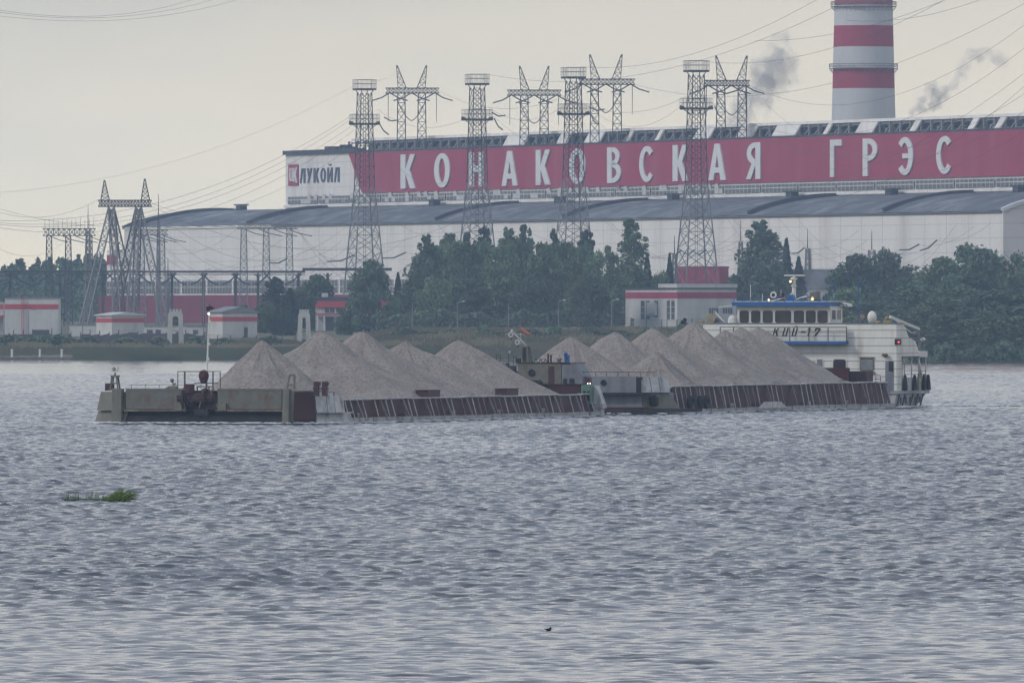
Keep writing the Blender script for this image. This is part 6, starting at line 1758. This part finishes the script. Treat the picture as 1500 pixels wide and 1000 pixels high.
m = MB(); a0 = pp(1154, 449, wy+.3)[0]; a1 = pp(1164, 449, wy+.3)[0]; m.prism([(a0, rz_), (a1, rz_), (a1-.12, rz_+.55), (a0+.12, rz_+.55)], 'y', wy+.2, wy+.8); m.build('blue_locker', M['blue'], whs)
m = MB(); a0 = pp(1143, 0, wy+.3)[0]; m.box(a0, a0+.35, wy+.2, wy+.6, rz_, rz_+.42); m.sphere((a0+.2, wy+.4, rz_+.6), .17, 8, 6); m.build('red_float', M['maroon'], whs)
lamp_cluster(whs, 'round_searchlight', pp(1133, 432, wy+.4), .27, (0, -1, 0), 'white', inner='glass')
m = MB(); q = pp(1194, 432.5, wy+.5); m.prism([(q[0]-.5, q[2]-.3), (q[0]+.35, q[2]-.4), (q[0]+.35, q[2]+.35), (q[0]-.4, q[2]+.25)], 'y', wy+.3, wy+1.0); m.bar((q[0]+.1, wy+.6, q[2]-.2), (q[0]+.1, wy+.6, rz_), .15); m.build('loudhailer', M['cream'], whs)
m = MB(); m.bar(pp(1166, 438, wy+.5), pp(1182, 433.5, wy+.5), .12); m.bar(pp(1128, 441, wy), pp(1150, 436, wy), .08); m.bar((v[0]-.1, wy+.8, rz_+.75), (v[0]-.4, wy+.8, rz_+.4), .1); m.build('yard', M['white'], whs)
m = MB(); m.sphere(pp(1198, 441, wy+.1), .25, 8, 6, (1.6, 1, .7)); m.sphere(pp(1147, 443, wy+.1), .16, 8, 6, (1.6, 1, .7)); m.build('coiled_cover', M['dark'], whs)
m = MB(); m.bar(pp(1099.5, 441, wy+1), pp(1099.5, 417, wy+1), .05); m.bar(pp(1117, 445, wy+1), pp(1117, 430, wy+1), .04); m.bar(pp(1144, 442, wy+1), pp(1144, 424, wy+1), .03); m.build('whip_aerial', M['white'], whs)
m = MB(); m.bar(pp(1219, 444, wy+3), pp(1219, 409, wy+3), .05); m.build('whip_aerial', M['blue'], whs)
# stair behind the wheelhouse
m = MB()
for px in (1236.5, 1241): m.bar(pp(px, 474, wy+3), pp(px-.5, 446, wy+3), .06)
for i in range(9): m.bar(pp(1236.5, 471-i*3, wy+3), pp(1241, 471-i*3, wy+3), .08)
m.bar(pp(1236, 446, wy+3), pp(1226, 442, wy+3), .06); m.build('ladder', M['cream'], pu)
# deck gear left and right of the wheelhouse
lamp_cluster(pu, 'searchlight', pp(1041, 466.5, .6), .40, (-.1, -1, 0), 'yellow')
lamp_cluster(pu, 'searchlight', pp(1263.5, 464, .8), .34, (.1, -1, 0), 'rust')
m = MB(); q = pp(1073, 470, 1); m.sphere((q[0], 1, q[2]), .42, 16, 10, (1, 1, 1.25)); m.tube((q[0], 1, zt), (q[0], 1, q[2]), .42, .42, 14); m.build('radome', M['white'], pu, smooth=True)
m = MB(); q = pp(1277.5, 465, 1); m.sphere((q[0], 1, q[2]+.0), .42, 16, 10, (1, 1, 1.4)); m.build('radome', M['white'], pu, smooth=True)
m = MB(); q = pp(1299, 471, 1); m.box(q[0]-.25, q[0]+.3, .7, 1.3, zt+.1, zt+.35); m.sphere((q[0], 1, zt+.5), .2, 8, 6); m.build('capstan', M['yellow'], pu); m = MB(); q = pp(1026, 471, .4); m.box(q[0]-.2, q[0]+.3, .2, .7, zt+.1, zt+.3); m.build('capstan', M['yellow'], pu); m = MB(); q = pp(1286, 472, .6); m.sphere((q[0], .6, zt+.15), .22, 8, 6, (1.5, 1, .6)); m.build('capstan', M['yellow'], pu)
m = MB(); q = pp(998, 471, 3); m.box(q[0], q[0]+.4, 2.8, 3.2, zt, zt+.3); q = pp(1003, 469, 3); m.sphere((q[0], 3, zt+.35), .2, 8, 6); m.build('horn', M['dark'], pu)
m = MB(); m.prism([(pp(1044, 0, .9)[0], zt+.1), (pp(1063, 0, .9)[0], zt+.1), (pp(1050, 0, .9)[0], zt+.6)], 'y', .8, 1.1); m.build('blue_cover', M['hullgrey'], pu)
m = MB(); m.bar(pp(1047, 456, .9), pp(1062, 473, .9), .1); m.bar(pp(1053, 450, wy+.5), pp(1082, 446, wy+.5), .08); m.build('davit', M['white'], pu)
m = MB(); m.bar(pp(1257, 473, 1.5), pp(1258, 409, 1.5), .06); m.bar(pp(1255, 409, 1.5), pp(1261, 409, 1.5), .06); m.build('flag_pole', M['blue'], pu)
# after boom and small stern mast
def ps(px, py, x=-1.0): return Pf.xl(px, py, x)
m = MB(); a = pp(1304, 464, 2.0); b = Pf.xl(1346, 482, -1.5); m.bar(a, b, .22); m.bar(pp(1313, 470, 2.4), Pf.xl(1336, 488, -1.5), .07); m.build('boom', M['white'], pu)
m = MB(); m.bar(Pf.xl(1346, 480, -1.5), Pf.xl(1347.5, 522, -1.5), .14)
for py, w_ in ((496, 10), (500, 5)): m.bar(Pf.xl(1332, py-1, -1.5), Pf.xl(1347+w_, py, -1.5), .09)
m.bar(Pf.xl(1354, 500, -1.5), Pf.xl(1354, 522, -1.5), .05); q = Pf.xl(1340, 488, -1.5); m.sphere(q, .2, 8, 6); m.sphere(Pf.xl(1345, 509, -1.5), .12, 8, 6)
m.build('stern_mast', M['steel'], pu)
gl = MB(); q = Vector(Pf.xl(1352, 497, -1.5)); gl.sphere(q, .16, 8, 6, (1.6, 1, 1)); gl.build('stern_lamp', M['white'], pu)

# foam where the hulls meet the river
def foam(fr, pts, seed, lab):
    rr = random.Random(seed); m = MB()
    for (x0, y0, x1, y1, n) in pts:
        for i in range(n):
            t = rr.random(); x = x0+(x1-x0)*t+rr.uniform(-.3, .3); y = y0+(y1-y0)*t+rr.uniform(-.35, .15); r = rr.uniform(.05, .16)
            m.sphere((x, y, .03+rr.uniform(0, .07)), r, 6, 4, (2.2, 2.2, .55))
    o = m.build('bow_foam', M['foam'], None); o.location = (fr.o[0], fr.o[1], 0); o.rotation_euler = (0, 0, fr.rz)
    tag(o, lab, 'foam', kind='stuff')
M['foam'] = mat('white_foam', (.5, .52, .55), .6, var=.1)
WID = 19.36
foam(A, [(-WID-1.7, 3, -WID+1, 0, 60), (-WID+1, -.2, -3, -.2, 230), (-2.9, 0, .2, 3, 60), (.4, 3, .4, 70, 150)], 3, 'broken foam along the leading barge waterline')
foam(Bf, [(.4, 2, .4, 70, 110), (-8, -1.3, .3, -.6, 40)], 5, 'broken foam along the second barge waterline')
foam(Pf, [(.5, 0, .4, 10, 80), (-.5, 11, -4, 14, 90), (1, 12, 12, 28, 90)], 4, 'churned foam behind the pusher stern')

# ------------------------------------------------------------------ drifting weed, a stick, a diving bird
Yw = HC*F/(735-HOR); c = at(143, HOR, Yw); s = F/Yw
rg = np.random.RandomState(8)
wd = empty('reed_raft', (c.x, Yw, 0), 0, 'drifting raft of bright green reed blades bent to the right, alone on the water', 'floating reeds')
m = MB(); rr = random.Random(8)
for i in range(120):
    px = 142+48*rr.betavariate(2.2, 1.8); x = (px-143)/s; y = rr.uniform(-.5, .5); h = rr.uniform(.28, .62)*(1.1 if px > 160 else .75); ln = rr.uniform(.15, .7)
    w_ = .014
    bell = .25+.75*math.sin(math.pi*min(1, max(0, (px-136)/56)))
    h *= bell; pts = [Vector((x, y, -.02)), Vector((x+ln*.3, y, h*.6)), Vector((x+ln*.75, y, h*.95)), Vector((x+ln*1.2, y, h*(.75+.35*rr.random())))]
    for a, b, u0, u1 in ((0, 1, 1, .9), (1, 2, .9, .6), (2, 3, .6, .1)): m.tube(pts[a], pts[b], w_*u0, w_*u1, 4)
for i in range(60):
    px = rr.uniform(94, 152); x = (px-143)/s; h = .12+rr.uniform(.1, .5)*rr.random()**.5
    m.tube((x, rr.uniform(-.2, .3), -.02), (x+rr.uniform(-.05, .12), 0, h), .013, .005, 4)
m.build('blades', M['freshreed'], wd)
m = MB()
for i in range(110):
    px = rr.uniform(90, 190); x = (px-143)/s; m.tube((x, rr.uniform(-.4, .4), .08+rr.uniform(0, .07)), (x+rr.uniform(.2, .6), rr.uniform(-.4, .4), .08+rr.uniform(0, .07)), .022, .012, 5)
m.build('root_mat', M['leafd'], wd)
Yb = HC*F/(925-HOR); c = at(803.5, HOR, Yb)
bd = MB(); bd.sphere((0, 0, .0), .05, 12, 8, (1.5, 1, .8)); bd.sphere((.05, 0, .04), .028, 10, 8); bd.tube((.07, 0, .04), (.115, 0, .035), .009, .003, 6); bd.tube((-.06, 0, .01), (-.12, 0, .03), .02, .004, 6)
tag(bd.build('diving_bird', M['dark'], smooth=True, loc=(c.x, Yb, .06)), 'tiny dark water bird alone in the bright foreground water', 'bird')

# ------------------------------------------------------------------ the damp air over the river
hm = bpy.data.materials.new('river_air'); hm.use_nodes = True
t = hm.node_tree; t.nodes.remove(t.nodes['Principled BSDF'])
pv = N(t, 'ShaderNodeVolumePrincipled'); pv.inputs['Color'].default_value = (.58, .77, 1.0, 1); pv.inputs['Density'].default_value = 0.000115
pv.inputs['Anisotropy'].default_value = 0.3
t.links.new(pv.outputs[0], t.nodes['Material Output'].inputs['Volume'])
hz = MB().box(-2600, 2600, -450, 5200, -3.0, 190).build('haze', hm)
tag(hz, kind='stuff')
